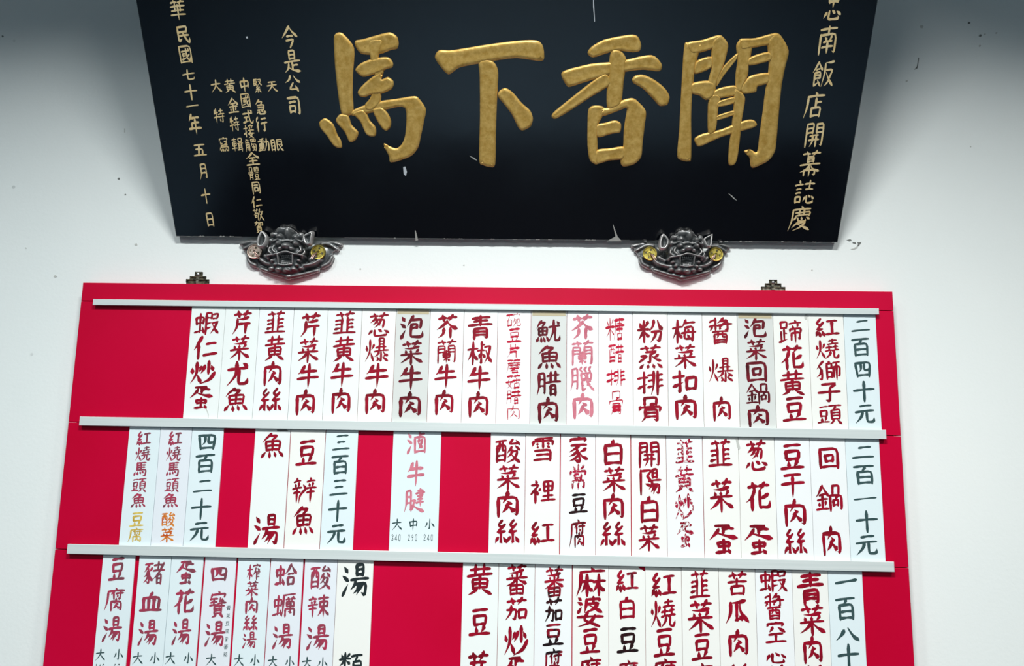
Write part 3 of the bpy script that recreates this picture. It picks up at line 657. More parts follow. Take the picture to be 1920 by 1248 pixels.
# ================================================================ menu cards
# (edges: left top, left bottom, right top, right bottom in pixels; plate; ink; [(text, y top, y bottom, width px, x centre px or None)])
ROWS = {1: (572, 797, rails[0], rails[1]), 2: (812, 1037, rails[1], rails[2]), 3: (1057, 1248, rails[2], rails[3])}
CARDS = [
 # --- top row
 (1, 358.7, 343.1, 422.0, 407.8, 'card', 'ink_red', [('蝦仁炒蛋', 583, 768, 46)]),
 (1, 422.6, 408.3, 485.5, 473.0, 'card', 'ink_red', [('芹菜尤魚', 580, 774, 42)]),
 (1, 486.1, 473.6, 550.4, 539.4, 'card_pale', 'ink_red', [('韮黃肉絲', 581, 774, 40)]),
 (1, 551.0, 540.0, 614.1, 604.7, 'card', 'ink_red', [('芹菜牛肉', 585, 779, 43)]),
 (1, 614.7, 605.3, 677.8, 670.0, 'card', 'ink_red', [('韮黃牛肉', 582, 776, 42)]),
 (1, 678.4, 670.6, 742.3, 734.6, 'card_warm', 'ink_red', [('葱爆牛肉', 585, 777, 43)]),
 (1, 743.0, 735.2, 807.3, 799.4, 'card_grey', 'ink_dark', [('泡菜牛肉', 589, 783, 46)]),
 (1, 807.9, 800.0, 871.1, 863.5, 'card', 'ink_red', [('芥蘭牛肉', 588, 778, 42)]),
 (1, 871.7, 864.1, 934.3, 928.3, 'card', 'ink_red', [('青椒牛肉', 590, 783, 45)]),
 (1, 934.9, 928.9, 996.1, 992.4, 'card_pale', 'ink_bright', [('碗豆片蘑菇腊肉', 586, 788, 28)]),
 (1, 996.7, 993.0, 1063.5, 1060.8, 'card_grey', 'ink_dark', [('魷魚腊肉', 597, 794, 45)]),
 (1, 1064.1, 1061.4, 1122.1, 1121.1, 'card_pale', 'ink_pink', [('芥蘭臘肉', 588, 786, 46)]),
 (1, 1122.7, 1121.7, 1186.5, 1186.7, 'card_pale', 'ink_bright', [('糖', 595, 638, 36), ('醋', 645, 680, 30), ('排', 692, 724, 35), ('骨', 733, 778, 29)]),
 (1, 1187.1, 1187.3, 1252.3, 1251.7, 'card_warm', 'ink_red', [('粉蒸排骨', 597, 792, 46)]),
 (1, 1252.9, 1252.3, 1317.0, 1318.5, 'card', 'ink_red', [('梅菜扣肉', 597, 788, 46)]),
 (1, 1317.6, 1319.1, 1382.0, 1386.3, 'card_warm', 'ink_red', [('醬', 596, 644, 48), ('爆', 672, 716, 48), ('肉', 745, 788, 40)]),
 (1, 1382.6, 1386.9, 1448.6, 1455.5, 'card_grey', 'ink_dark', [('泡菜回鍋肉', 594, 801, 43)]),
 (1, 1449.2, 1456.1, 1515.1, 1522.3, 'card_warm', 'ink_red', [('蹄花黃豆', 598, 791, 44)]),
 (1, 1515.7, 1522.9, 1581.2, 1589.7, 'card_warm', 'ink_red', [('紅燒獅子頭', 594, 797, 45)]),
 (1, 1581.8, 1590.3, 1641.0, 1652.5, 'card_blue', 'ink_slate', [('二百四十元', 591, 796, 39)]),
 # --- second row
 (2, 240.6, 222.0, 298.9, 281.7, 'card_blue', 'ink_rose', [('紅燒馬頭魚', 807, 953, 27), ('豆腐', 959, 1017, 27, 'ink_gold')]),
 (2, 299.5, 282.3, 358.6, 341.9, 'card_lilac', 'ink_rose', [('紅燒馬頭魚', 807, 953, 27), ('酸菜', 959, 1017, 27, 'ink_orange')]),
 (2, 359.4, 342.6, 418.4, 402.8, 'card_blue', 'ink_slate', [('四百二十元', 808, 1017, 39)]),
 (2, 478.2, 463.5, 544.3, 530.3, 'card', 'ink_red', [('魚', 812, 859, 42), ('湯', 965, 1020, 48)]),
 (2, 545.7, 531.7, 611.3, 596.8, 'card_warm', 'ink_red', [('豆', 825, 872, 41), ('辨', 894, 943, 43), ('魚', 949, 1003, 40)]),
 (2, 612.6, 597.7, 672.3, 660.1, 'card_blue', 'ink_slate', [('三百三十元', 809, 1022, 38)]),
 (2, 737.7, 728.6, 827.3, 820.4, 'card_blue', 'ink_pink', [('滷', 810, 850, 37), ('牛', 865, 911, 34), ('腱', 917, 960, 40),
     ('大', 972, 994, 20, 'ink_slate', 744.5), ('中', 972, 994, 19, 'ink_slate', 775), ('小', 972, 993, 21, 'ink_slate', 805),
     ('#340', 1001, 1014, 20, 'ink_slate', 742.5), ('#290', 1001, 1014, 20, 'ink_slate', 773.5), ('#240', 1001, 1014, 20, 'ink_slate', 803)]),
 (2, 920.1, 916.0, 984.6, 983.4, 'card_pale', 'ink_red', [('酸菜肉絲', 820, 1022, 47)]),
 (2, 985.3, 984.1, 1049.8, 1048.6, 'card_warm', 'ink_red', [('雪', 820, 864, 46), ('裡', 900, 942, 46), ('紅', 977, 1021, 46)]),
 (2, 1051.6, 1050.4, 1116.4, 1116.4, 'card_pale', 'ink_red', [('家', 819, 866, 40), ('常', 871, 917, 37, 'ink_worn'), ('豆', 925, 962, 34, 'ink_black'), ('腐', 974, 1025, 34, 'ink_mixed')]),
 (2, 1117.1, 1117.1, 1181.8, 1183.4, 'card_warm', 'ink_red', [('白菜肉絲', 823, 1027, 46)]),
 (2, 1183.3, 1185.0, 1246.8, 1252.7, 'card_warm', 'ink_red', [('開陽白菜', 826, 1034, 44)]),
 (2, 1247.5, 1253.4, 1315.5, 1321.5, 'card_pale', 'ink_worn', [('韮黃炒蛋', 822, 1027, 36)]),
 (2, 1316.6, 1322.5, 1383.7, 1389.7, 'card_warm', 'ink_red', [('韮', 824, 877, 47), ('菜', 898, 958, 50), ('蛋', 982, 1037, 56)]),
 (2, 1384.3, 1390.3, 1450.7, 1458.7, 'card_warm', 'ink_red', [('葱', 826, 881, 45), ('花', 904, 955, 50), ('蛋', 983, 1038, 58)]),
 (2, 1451.3, 1459.3, 1517.7, 1525.4, 'card_pale', 'ink_red', [('豆干肉絲', 830, 1042, 45)]),
 (2, 1518.3, 1526.0, 1584.7, 1593.7, 'card_pale', 'ink_red', [('回', 839, 878, 42), ('鍋', 909, 958, 52), ('肉', 988, 1040, 40)]),
 (2, 1585.3, 1594.3, 1649.0, 1658.6, 'card_blue', 'ink_slate', [('二百一十元', 827, 1043, 43)]),
 # --- third row, cut by the lower edge of the photograph
 (3, 192.7, 172.7, 252.7, 234.9, 'card_blue', 'ink_rose', [('豆', 1045, 1088, 32), ('腐', 1101, 1144, 38), ('湯', 1157, 1202, 37), ('大', 1216, 1238, 20, 'ink_slate', 188.5), ('小', 1216, 1238, 20, 'ink_slate', 222), ('#140', 1244, 1257, 20, 'ink_print', 187), ('#80', 1244, 1257, 14, 'ink_print', 219)]),
 (3, 261.7, 241.8, 321.6, 302.9, 'card_blue', 'ink_rose', [('豬', 1052, 1095, 40), ('血', 1110, 1147, 40), ('湯', 1163, 1209, 37), ('大', 1222, 1245, 21, 'ink_slate', 258.7), ('小', 1222, 1245, 21, 'ink_slate', 291)]),
 (3, 322.3, 303.7, 381.0, 366.0, 'card_blue', 'ink_rose', [('蛋', 1050, 1094, 40), ('花', 1105, 1149, 40), ('湯', 1162, 1208, 37), ('大', 1222, 1245, 21, 'ink_slate', 320), ('小', 1222, 1245, 21, 'ink_slate', 353)]),
 (3, 383.7, 370.0, 442.2, 429.4, 'card_lilac', 'ink_rose', [('四', 1060, 1092, 37), ('寶', 1109, 1156, 36), ('湯', 1166, 1211, 37), ('大', 1225, 1248, 21, 'ink_slate', 396.5), ('青菜豆腐蛋蕃茄', 1132, 1234, 8.5, 'ink_slate', 425.5)]),
 (3, 445.8, 433.4, 506.6, 493.6, 'card_blue', 'ink_rose', [('榨菜肉絲湯', 1056, 1216, 27), ('大', 1226, 1249, 21, 'ink_slate', 446.7), ('小', 1226, 1249, 21, 'ink_slate', 478)]),
 (3, 508.2, 495.2, 569.1, 556.7, 'card_lilac', 'ink_rose', [('蛤', 1057, 1098, 42), ('蠣', 1113, 1156, 42), ('湯', 1171, 1216, 40), ('大', 1229, 1252, 21, 'ink_slate', 510.7), ('小', 1229, 1252, 21, 'ink_slate', 543)]),
 (3, 571.5, 561.0, 632.6, 622.6, 'card_lilac', 'ink_rose', [('酸', 1060, 1104, 40), ('辣', 1116, 1158, 42), ('湯', 1172, 1218, 40), ('大', 1231, 1254, 21, 'ink_slate', 576.5), ('小', 1231, 1254, 21, 'ink_slate', 606)]),
 (3, 633.3, 623.3, 701.6, 690.6, 'card_warm', 'ink_print', [('湯', 1058, 1117, 50), ('類', 1223, 1280, 44)]),
 (3, 868.6, 862.7, 935.0, 931.3, 'card', 'ink_red', [('黃', 1059, 1114, 47), ('豆', 1140, 1191, 42), ('芽', 1222, 1277, 44)]),
 (3, 935.6, 932.0, 1003.0, 1000.7, 'card', 'ink_red', [('蕃', 1057, 1115, 43), ('茄', 1120, 1163, 42), ('炒', 1173, 1227, 44), ('蛋', 1230, 1285, 46)]),
 (3, 1003.6, 1001.3, 1071.9, 1071.9, 'card_pale', 'ink_black', [('蕃', 1063, 1119, 40, 'ink_mixed'), ('茄', 1120, 1166, 37), ('豆', 1169, 1210, 38, 'ink_mixed'), ('腐', 1215, 1270, 38, 'ink_mixed')]),
 (3, 1073.6, 1073.6, 1140.7, 1141.7, 'card_warm', 'ink_red', [('麻', 1064, 1116, 56), ('婆', 1119, 1174, 52), ('豆', 1178, 1225, 38), ('腐', 1231, 1286, 44)]),
 (3, 1141.3, 1142.3, 1209.1, 1210.7, 'card_warm', 'ink_red', [('紅', 1068, 1109, 42, 'ink_mixed'), ('白', 1119, 1159, 37), ('豆', 1176, 1223, 40, 'ink_black'), ('腐', 1237, 1290, 40, 'ink_mixed')]),
 (3, 1209.7, 1211.3, 1277.2, 1279.7, 'card_warm', 'ink_red', [('紅', 1073, 1119, 49), ('燒', 1124, 1176, 46), ('豆', 1178, 1231, 42), ('腐', 1234, 1290, 46)]),
 (3, 1277.8, 1280.3, 1346.0, 1351.3, 'card_warm', 'ink_red', [('韮', 1070, 1123, 39), ('菜', 1125, 1184, 50), ('豆', 1187, 1237, 40), ('腐', 1243, 1297, 44)]),
 (3, 1346.6, 1351.9, 1415.0, 1421.0, 'card_warm', 'ink_red', [('苦', 1071, 1115, 40), ('瓜', 1125, 1168, 46), ('肉', 1182, 1229, 44), ('絲', 1244, 1298, 46)]),
 (3, 1415.6, 1421.6, 1484.7, 1490.1, 'card_pale', 'ink_bright', [('蝦', 1068, 1109, 50, 'ink_red'), ('醬', 1113, 1161, 41, 'ink_red'), ('空', 1166, 1206, 40, 'ink_red'), ('心', 1218, 1244, 40, 'ink_red'), ('菜', 1247, 1300, 46, 'ink_red')]),
 (3, 1485.3, 1490.7, 1551.5, 1558.7, 'card_warm', 'ink_red', [('青', 1074, 1133, 51), ('菜', 1134, 1190, 54), ('肉', 1194, 1242, 42), ('絲', 1246, 1300, 46)]),
 (3, 1552.1, 1559.3, 1616.0, 1625.0, 'card_blue', 'ink_slate', [('一', 1066, 1112, 43), ('百', 1119, 1165, 41), ('八', 1173, 1205, 50), ('十', 1207, 1255, 44), ('元', 1262, 1308, 42)]),
]
INK_WORD = {'ink_red': 'dark red', 'ink_bright': 'worn bright red', 'ink_dark': 'maroon', 'ink_pink': 'faded pink', 'ink_rose': 'rose and grey',
            'ink_slate': 'slate green', 'ink_worn': 'flaking red', 'ink_black': 'black', 'ink_print': 'black'}
PLATE_WORD = {'card': 'white', 'card_warm': 'white', 'card_pale': 'white', 'card_blue': 'pale blue', 'card_lilac': 'pale blue', 'card_grey': 'grey'}
ROW_WORD = {1: 'top', 2: 'second', 3: 'third'}
ORD = ['leftmost', 'second from left', 'third from left', 'fourth from left', 'fifth from left', 'sixth from left', 'seventh from left', 'eighth from left', 'ninth from left',
       'tenth from left', 'tenth from right', 'ninth from right', 'eighth from right', 'seventh from right', 'sixth from right', 'fifth from right', 'fourth from right', 'third from right', 'second from right', 'rightmost']
def character_mesh(name, text, xc, z0, z1, w, y, ink, parent, origin, rng, worn=False, weight=1.0, u=None):
    """lay one brushed character (or a row of digits) on a card: x centre, z top, z bottom, width in metres"""
    h = z0-z1; V, F = [], []
    glyphs = list(text)
    for gi, g in enumerate(glyphs):
        v, f = brush_character(g, rng, weight, worn)
        gw = w/len(glyphs); k = len(V)
        for x, yy, l in v:
            V.append((xc-w/2+gw*(gi+(x-50)/(100 if len(glyphs) == 1 else 118)+.5)-origin[0], y-origin[1]-.00012-.0000025*l, z0-h*(yy-2)/96-origin[2]))
        F += [tuple(k+i for i in q) for q in f]
    return link_mesh(name, V, F, ink, parent)
card_count = {1: 0, 2: 0, 3: 0}
row_total = {r: sum(c[0] == r for c in CARDS) for r in (1, 2, 3)}
for ci, (row, lt, lb, rt, rb, plate, ink, texts) in enumerate(CARDS):
    rng = random.Random(1000+ci); yt, yb, ra, rb_ = ROWS[row]
    yf = BF-.0024-rng.uniform(0, .0005)        # card front
    xl = (at(lt, yt, yf)[0]+at(lb, yb, yf)[0])/2; xr = (at(rt, yt, yf)[0]+at(rb, yb, yf)[0])/2
    zt = ra[2]-ra[3]*.64; zb = rb_[2]-rb_[3]*.36
    i = card_count[row]; card_count[row] += 1
    n = row_total[row]; place = ORD[i] if i < n/2 else ORD[len(ORD)-n+i]
    price = texts[0][0].endswith('元') or ''.join(t[0] for t in texts).endswith('十元')
    word = ''.join(t[0] for t in texts if t[0][0] not in '#大中小' and t[0] != '青菜豆腐蛋蕃茄')
    kind = 'price card' if price else 'menu card'
    label = f'{PLATE_WORD[plate]} {kind} lettered {word} in {INK_WORD[ink]}, {place} in the {ROW_WORD[row]} row'
    root = empty('price_card' if price else 'menu_card', ((xl+xr)/2, yf, zb), label, kind, f'cards in the {ROW_WORD[row]} row of the menu board')
    org = root.location
    if word == '紅白豆腐':                        # its upper right corner is broken off
        ax, az = at(1189.5, 1057.5, yf); bx, bz = at(1209.3, 1071, yf)
        v, f = prism([(xl, zb), (xr, zb), (xr, bz), ((ax+bx)/2, (az+bz)/2-.0008), (ax, az), (ax-.001, zt), (xl, zt)], yf, BF-.0003)
    else:
        v, f = box_data(xl, xr, yf, BF-.0003, zb, zt, .00045)
    p = link_mesh('plate', [(x-org[0], y-org[1], z-org[2]) for x, y, z in v], f, plate, root)
    xc0 = (xl+xr)/2; top_vis = ra[2]-ra[3]
    if plate == 'card_grey':                   # yellowed tape along the top of the grey plates
        v, f = box_data(xl+.002, xr-.002, yf-.0002, yf, top_vis-.0085, zt-.001)
        link_mesh('tape_strip', [(x-org[0], y-org[1], z-org[2]) for x, y, z in v], f, 'tape', root)
    for t in texts:
        text, y0, y1, w = t[:4]; tink = t[4] if len(t) > 4 else ink; px = t[5] if len(t) > 5 else None
        mid = (lt+lb+rt+rb)/4
        z0 = at(px or mid, y0, yf)[1]; z1 = at(px or mid, y1, yf)[1]
        if px: xc = at(px, (y0+y1)/2, yf)[0]
        else: xc = xc0
        wm = at(mid+w, (y0+y1)/2, yf)[0]-at(mid, (y0+y1)/2, yf)[0]
        if text[0] == '#':
            character_mesh('number', text[1:], xc, z0, z1, wm, yf, tink, root, org, rng, weight=1.4); continue
        n = len(text); worn = word in ('碗豆片蘑菇腊肉', '糖醋排骨')
        small = w < 12
        for k, g in enumerate(text):
            a = z0+(z1-z0)*k/n; b = z0+(z1-z0)*(k+1)/n; pad = (a-b)*(.045 if n > 1 else 0)
            if small: pad = (a-b)*.2
            if n > 1 and g in '一': pad = (a-b)*.18
            if n > 1 and g in '二三': pad = (a-b)*.10
            s = rng.uniform(.95, 1.05)
            wt = .7 if small else 1.0
            if tink in ('ink_rose', 'ink_pink'): wt = 1.05
            if worn: wt = .8
            if g in '大中小' and len(text) == 1 and w < 24: wt = .8
            if tink == 'ink_slate' and w > 30: wt = .88
            character_mesh('character', g, xc+rng.uniform(-.0012, .0012)*(w > 20), a-pad, b+pad, wm*s, yf, tink, root, org, rng, worn, wt)
def smudge(parent_label, pts, mat, y):
    for o in bpy.data.objects:
        if o.parent is None and parent_label in str(o.get('label', '')):
            org = o.location; v, f = prism([at(x, yy, y) for x, yy in pts], org[1]-.0001, org[1])
            link_mesh('stain', [(x-org[0], yv-org[1], z-org[2]) for x, yv, z in v], f, mat, o); return
smudge('lettered 韮菜蛋', [(1379, 822), (1383.5, 822), (1388, 840), (1386, 843), (1382, 838)], 'smudge', BF-.0026)
smudge('lettered 蹄花黃豆', [(1509, 589), (1513, 589), (1513, 599), (1510, 600), (1508, 596)], 'smudge', BF-.0026)
smudge('lettered 魚湯', [(519, 805), (537, 805), (541, 807), (534, 808), (520, 808)], 'crack', BF-.0026)
smudge('lettered 蝦仁炒蛋', [(386, 766), (387.5, 766), (391.5, 776), (391, 784), (390, 784), (390, 777)], 'smudge', BF-.0026)

# ================================================================ black lacquer plaque
TILT = math.radians(31.2); PD = .012           # lean, distance of the lower front edge from the wall
(px0, pz0), (px1, pz1) = at(329.7, 443.5, -PD), at(1570.8, 454.6, -PD)
PZ = (pz0+pz1)/2; PW = px1-px0; PH = .74; PT = .0125
plaque = empty('wall_plaque', (px0, -PD, PZ), 'black lacquered signboard with gilded relief characters leaning out from the wall', 'plaque')
plaque.rotation_euler = (TILT, 0, 0)           # local x along the edge, local z up the face, local -y outwards
UN = np.array([0, -math.cos(TILT), -math.sin(TILT)]); UV = np.array([0, -math.sin(TILT), math.cos(TILT)])
P0 = np.array([px0, -PD, PZ])
def on_plaque(px, py, lift=0.0):
    d = ray(px, py); q = P0+UN*lift; t = UN@(q-CAM)/(UN@d); p = CAM+d*t-P0
    return p[0], p@UV
link_mesh('panel', *box_data(0, PW, 0, PT, 0, PH, .0012), 'lacquer', plaque)
Z1 = lambda pts, off, s: [(off[0]+x*s, off[1]+y*s) for x, y in pts]
BIG = {
 'horse': ((590, 50), 240/1070, ['160 100 175 60 205 48 245 65 330 180 320 400 318 560 325 700 300 740 240 745 215 690 190 520 168 300',
   '345 115 400 105 580 55 640 50 690 85 703 140 690 185 640 195 570 222 490 235 400 230 365 205 335 150',
   '455 120 570 110 555 200 535 265 580 370 555 440 555 620 480 700 430 690 420 650 470 580 500 400 470 290',
   '340 360 380 310 460 275 560 255 620 258 655 300 650 340 600 355 560 380 480 405 410 420 370 400',
   '360 545 400 490 500 405 575 380 560 440 610 420 655 450 660 490 640 525 560 560 470 570 420 590 375 580',
   '310 705 420 655 560 620 700 600 835 580 880 610 930 690 915 790 885 930 865 1010 800 1085 640 1135 620 1080 580 1000 585 975 640 1005 690 1015 735 970 760 880 755 680 600 692 450 725 320 745',
   '38 800 80 765 120 780 160 820 190 900 220 950 228 1010 190 1012 150 985 100 910 50 850',
   '178 775 215 730 280 740 310 820 365 880 350 940 310 965 285 955 250 880 190 810',
   '310 720 400 690 440 730 460 780 510 840 510 910 460 915 425 890 385 800 340 750',
   '485 690 560 670 610 720 638 780 635 840 600 870 565 850 520 780']),
 'down': ((780, 0), 480/1762, ['130 395 160 345 250 345 500 305 700 280 830 278 870 310 882 370 865 420 700 400 580 412 420 440 300 465 225 512 170 460',
   '430 430 470 405 530 420 565 490 560 640 550 900 545 1130 505 1148 460 1135 435 1100 440 800 438 520',
   '562 660 575 625 615 605 665 635 730 710 785 760 805 815 790 870 735 898 705 880 660 790 600 710']),
 'fragrant': ((780, 0), 480/1762, ['1180 365 1210 320 1290 275 1400 250 1490 238 1530 255 1550 310 1540 350 1490 360 1400 350 1330 362 1220 395',
   '1000 520 1025 485 1200 440 1330 428 1450 410 1620 378 1690 440 1675 490 1560 480 1440 495 1300 525 1180 560 1060 598 1030 580',
   '1345 345 1390 340 1430 370 1450 430 1430 560 1415 700 1385 740 1320 745 1312 640 1330 420',
   '1310 505 1340 580 1200 670 1080 750 970 815 935 808 945 775 1040 695 1160 600 1250 530',
   '1485 550 1510 520 1570 515 1650 555 1715 610 1745 665 1730 720 1675 728 1630 680 1560 610 1500 575',
   '1185 760 1215 728 1290 735 1285 800 1250 870 1250 1000 1250 1060 1270 1110 1240 1132 1195 1100 1180 1000 1180 850',
   '1270 745 1330 740 1420 690 1490 675 1530 700 1582 765 1575 860 1560 980 1550 1080 1500 1130 1425 1145 1405 1100 1425 1010 1430 900 1440 820 1450 745 1400 760 1280 800',
   '1240 860 1300 845 1370 828 1410 850 1405 910 1350 920 1265 945 1240 930',
   '1240 1035 1340 1020 1430 1010 1430 1090 1330 1105 1240 1125']),
 'hear': ((1250, 50), 250/1114, ['145 170 180 130 230 130 300 140 260 250 235 370 215 560 205 750 205 1090 180 1125 120 1115 88 1075 105 850 120 560',
   '170 135 300 110 430 70 470 85 480 130 390 180 290 215 200 220',
   '380 120 440 70 490 105 515 165 480 310 420 470 400 560 360 600 325 612 340 560 345 460 370 350 372 200',
   '245 290 370 250 375 340 235 395', '205 475 340 450 400 480 390 580 325 612 270 575 205 555',
   '415 500 420 430 475 330 590 220 585 270 540 330 470 420 440 470',
   '580 160 610 110 640 100 700 150 715 180 690 300 680 400 650 470 620 540 575 540 575 400 590 280',
   '610 105 740 95 890 55 940 65 960 120 840 155 700 180 620 190',
   '835 120 890 55 950 70 1020 200 990 340 960 500 940 700 920 930 905 1040 850 1120 730 1178 700 1160 690 1090 645 1040 700 1025 755 1045 775 900 800 720 820 560 850 350 845 200',
   '685 260 850 210 870 280 685 325', '640 470 700 410 850 385 850 470 760 500 745 545 640 560 610 520',
   '390 540 450 510 560 490 600 520 590 570 450 595 390 580', '350 600 400 560 450 590 430 700 410 860 350 900 342 760',
   '560 520 620 540 655 590 650 660 625 800 615 920 590 1100 560 1155 515 1145 520 1000 540 850 555 680',
   '425 625 560 585 560 640 425 670', '415 745 560 700 560 738 405 785',
   '235 930 300 895 450 860 600 800 690 775 735 785 755 820 720 845 600 880 450 925 280 1000 240 975']),
}
BIG_LABEL = {'horse': 'gilded relief character 馬', 'down': 'gilded relief character 下', 'fragrant': 'gilded relief character 香', 'hear': 'gilded relief character 聞'}
for name, (off, s, outlines) in BIG.items():
    bits = []
    for si, line in enumerate(outlines):
        nums = list(map(float, line.split())); pts = list(zip(nums[::2], nums[1::2]))
        uv = [on_plaque(off[0]+x*s, off[1]+y*s) for x, y in pts]
        uv = smooth_closed(uv, 4, .42)
        hh = .0030+.00025*(si % 5)
        v, f = relief_data(uv, ((.05, hh*.55), (.13, hh*.92), (.24, hh), (.36, hh*.90)))
        bits.append(([(a, -h, b) for a, b, h in v], f))
    v, f = join(*bits); o = link_mesh('relief_character', v, f, 'gold', plaque, True); o['label'] = BIG_LABEL[name]
COLUMNS = {
 'dedication': [('忠', 1562, 12, 36, 52), ('南', 1552, 76, 38, 52), ('飯', 1543.5, 138, 41, 48), ('店', 1527, 197, 38, 48), ('開', 1527, 253, 38, 45), ('幕', 1519, 307, 39, 48), ('誌', 1509, 360, 39, 44), ('慶', 1500, 409, 42, 45)],
 'date': [('中', 325, -24, 24, 38), ('華', 333.5, 19, 29, 38), ('民', 342.7, 63.5, 27, 34), ('國', 347.7, 102, 25, 32), ('七', 354, 140, 25, 23), ('十', 358, 173, 25, 28), ('一', 361, 198, 25, 22), ('年', 365.8, 232.7, 24, 38), ('五', 374.6, 280.8, 25, 26), ('月', 381.5, 321, 18, 29), ('十', 386, 367, 18, 27), ('日', 394, 411.5, 18, 26)],
 'company': [('今', 542.7, 69, 31, 40), ('是', 547.7, 115.4, 32, 41), ('公', 548.8, 155.8, 30, 31), ('司', 551.5, 198, 27, 37)],
 'signature': [('天', 510.4, 161.5, 21, 22), ('眼', 519.6, 272, 24, 24)],
 'signature2': [('緊', 483, 160.8, 18, 25), ('急', 489, 200, 21, 28), ('行', 490.8, 232.7, 21, 28), ('動', 495, 271, 22, 26)],
 'signature3': [('中', 458.5, 159.6, 21, 27), ('國', 460.4, 188.5, 19, 26), ('式', 465, 219, 21, 26), ('接', 467, 246, 20, 25), ('觸', 470.8, 272, 22, 25), ('全', 473.8, 298, 26, 25), ('體', 476.5, 325, 21, 25), ('同', 480.4, 352, 18, 23), ('仁', 481.5, 378.8, 20, 21), ('敬', 485, 402.7, 20, 23), ('賀', 486, 425, 20, 22)],
 'signature4': [('黃', 431, 160.8, 21, 24), ('金', 437, 198, 21, 29), ('特', 440, 232.7, 18, 27), ('輯', 445.8, 271, 22, 25)],
 'signature5': [('大', 405.4, 161.5, 21, 24), ('特', 411, 217.3, 20, 27), ('寫', 420, 271, 20, 27)],
}
for cname, chars in COLUMNS.items():
    rng = random.Random(cname)
    c = bpy.data.objects.new('inscription', None); col.objects.link(c); c.parent = plaque; c.empty_display_size = .02
    for g, x, y, w, h in chars:
        u0, v0 = on_plaque(x, y-h/2); u1, v1 = on_plaque(x, y+h/2); ul = on_plaque(x-w/2, y)[0]; ur = on_plaque(x+w/2, y)[0]
        V, F = brush_character(g, rng, .80 if w > 28 else .88)
        W = ur-ul; sl = (u1-u0)
        VV = [(ul+W*xx/100, -.0003-.000003*l, v0+(v1-v0)*(yy-2)/96) for xx, yy, l in V]
        link_mesh('character', VV, F, 'gold_line', c)
# chips, lint and a scratch on the lacquer
for mat, pts in (('chalk', ((756, 313), (760, 312), (763, 322), (761, 330), (757, 326))), ('chalk', ((1112, -4), (1113.2, -4), (1115.5, 40), (1114.3, 41), (1112, 12))),
                 ('dust', ((1149, 421), (1150, 421), (1158, 443), (1166, 452), (1138, 452), (1154, 443))), ('dust', ((778, 432), (779.5, 432), (784, 450), (779, 451))),
                 ('dust', ((880, 292), (890, 296), (895, 301), (889, 299))), ('chalk', ((461, 69), (464, 68), (465, 72), (462, 72))),
                 ('dust', ((1365, 362), (1372, 366), (1382, 376), (1376, 373))), ('chalk', ((842, 117), (848, 114), (850, 116), (843, 119)))):
    poly = [on_plaque(*p) for p in pts]; v, f = prism(poly, -.0004, .0003); link_mesh('chip', v, f, mat, plaque)
rng = random.Random(5)                          # paint worn off along the lower edge
for k in range(34):
    x = rng.choice((rng.uniform(330, 460), rng.uniform(640, 1180), rng.uniform(1340, 1570))); u = on_plaque(x, 447)[0]; l = rng.uniform(.002, .012); h = rng.uniform(.0006, .0022)
    poly = [(u, .0002), (u+l, .0002), (u+l*.8, h), (u+l*.5, h*.5), (u+l*.3, h*1.1)]
    v, f = prism(poly, -.0003, .0014); link_mesh('edge_chip', v, f, 'dust', plaque)

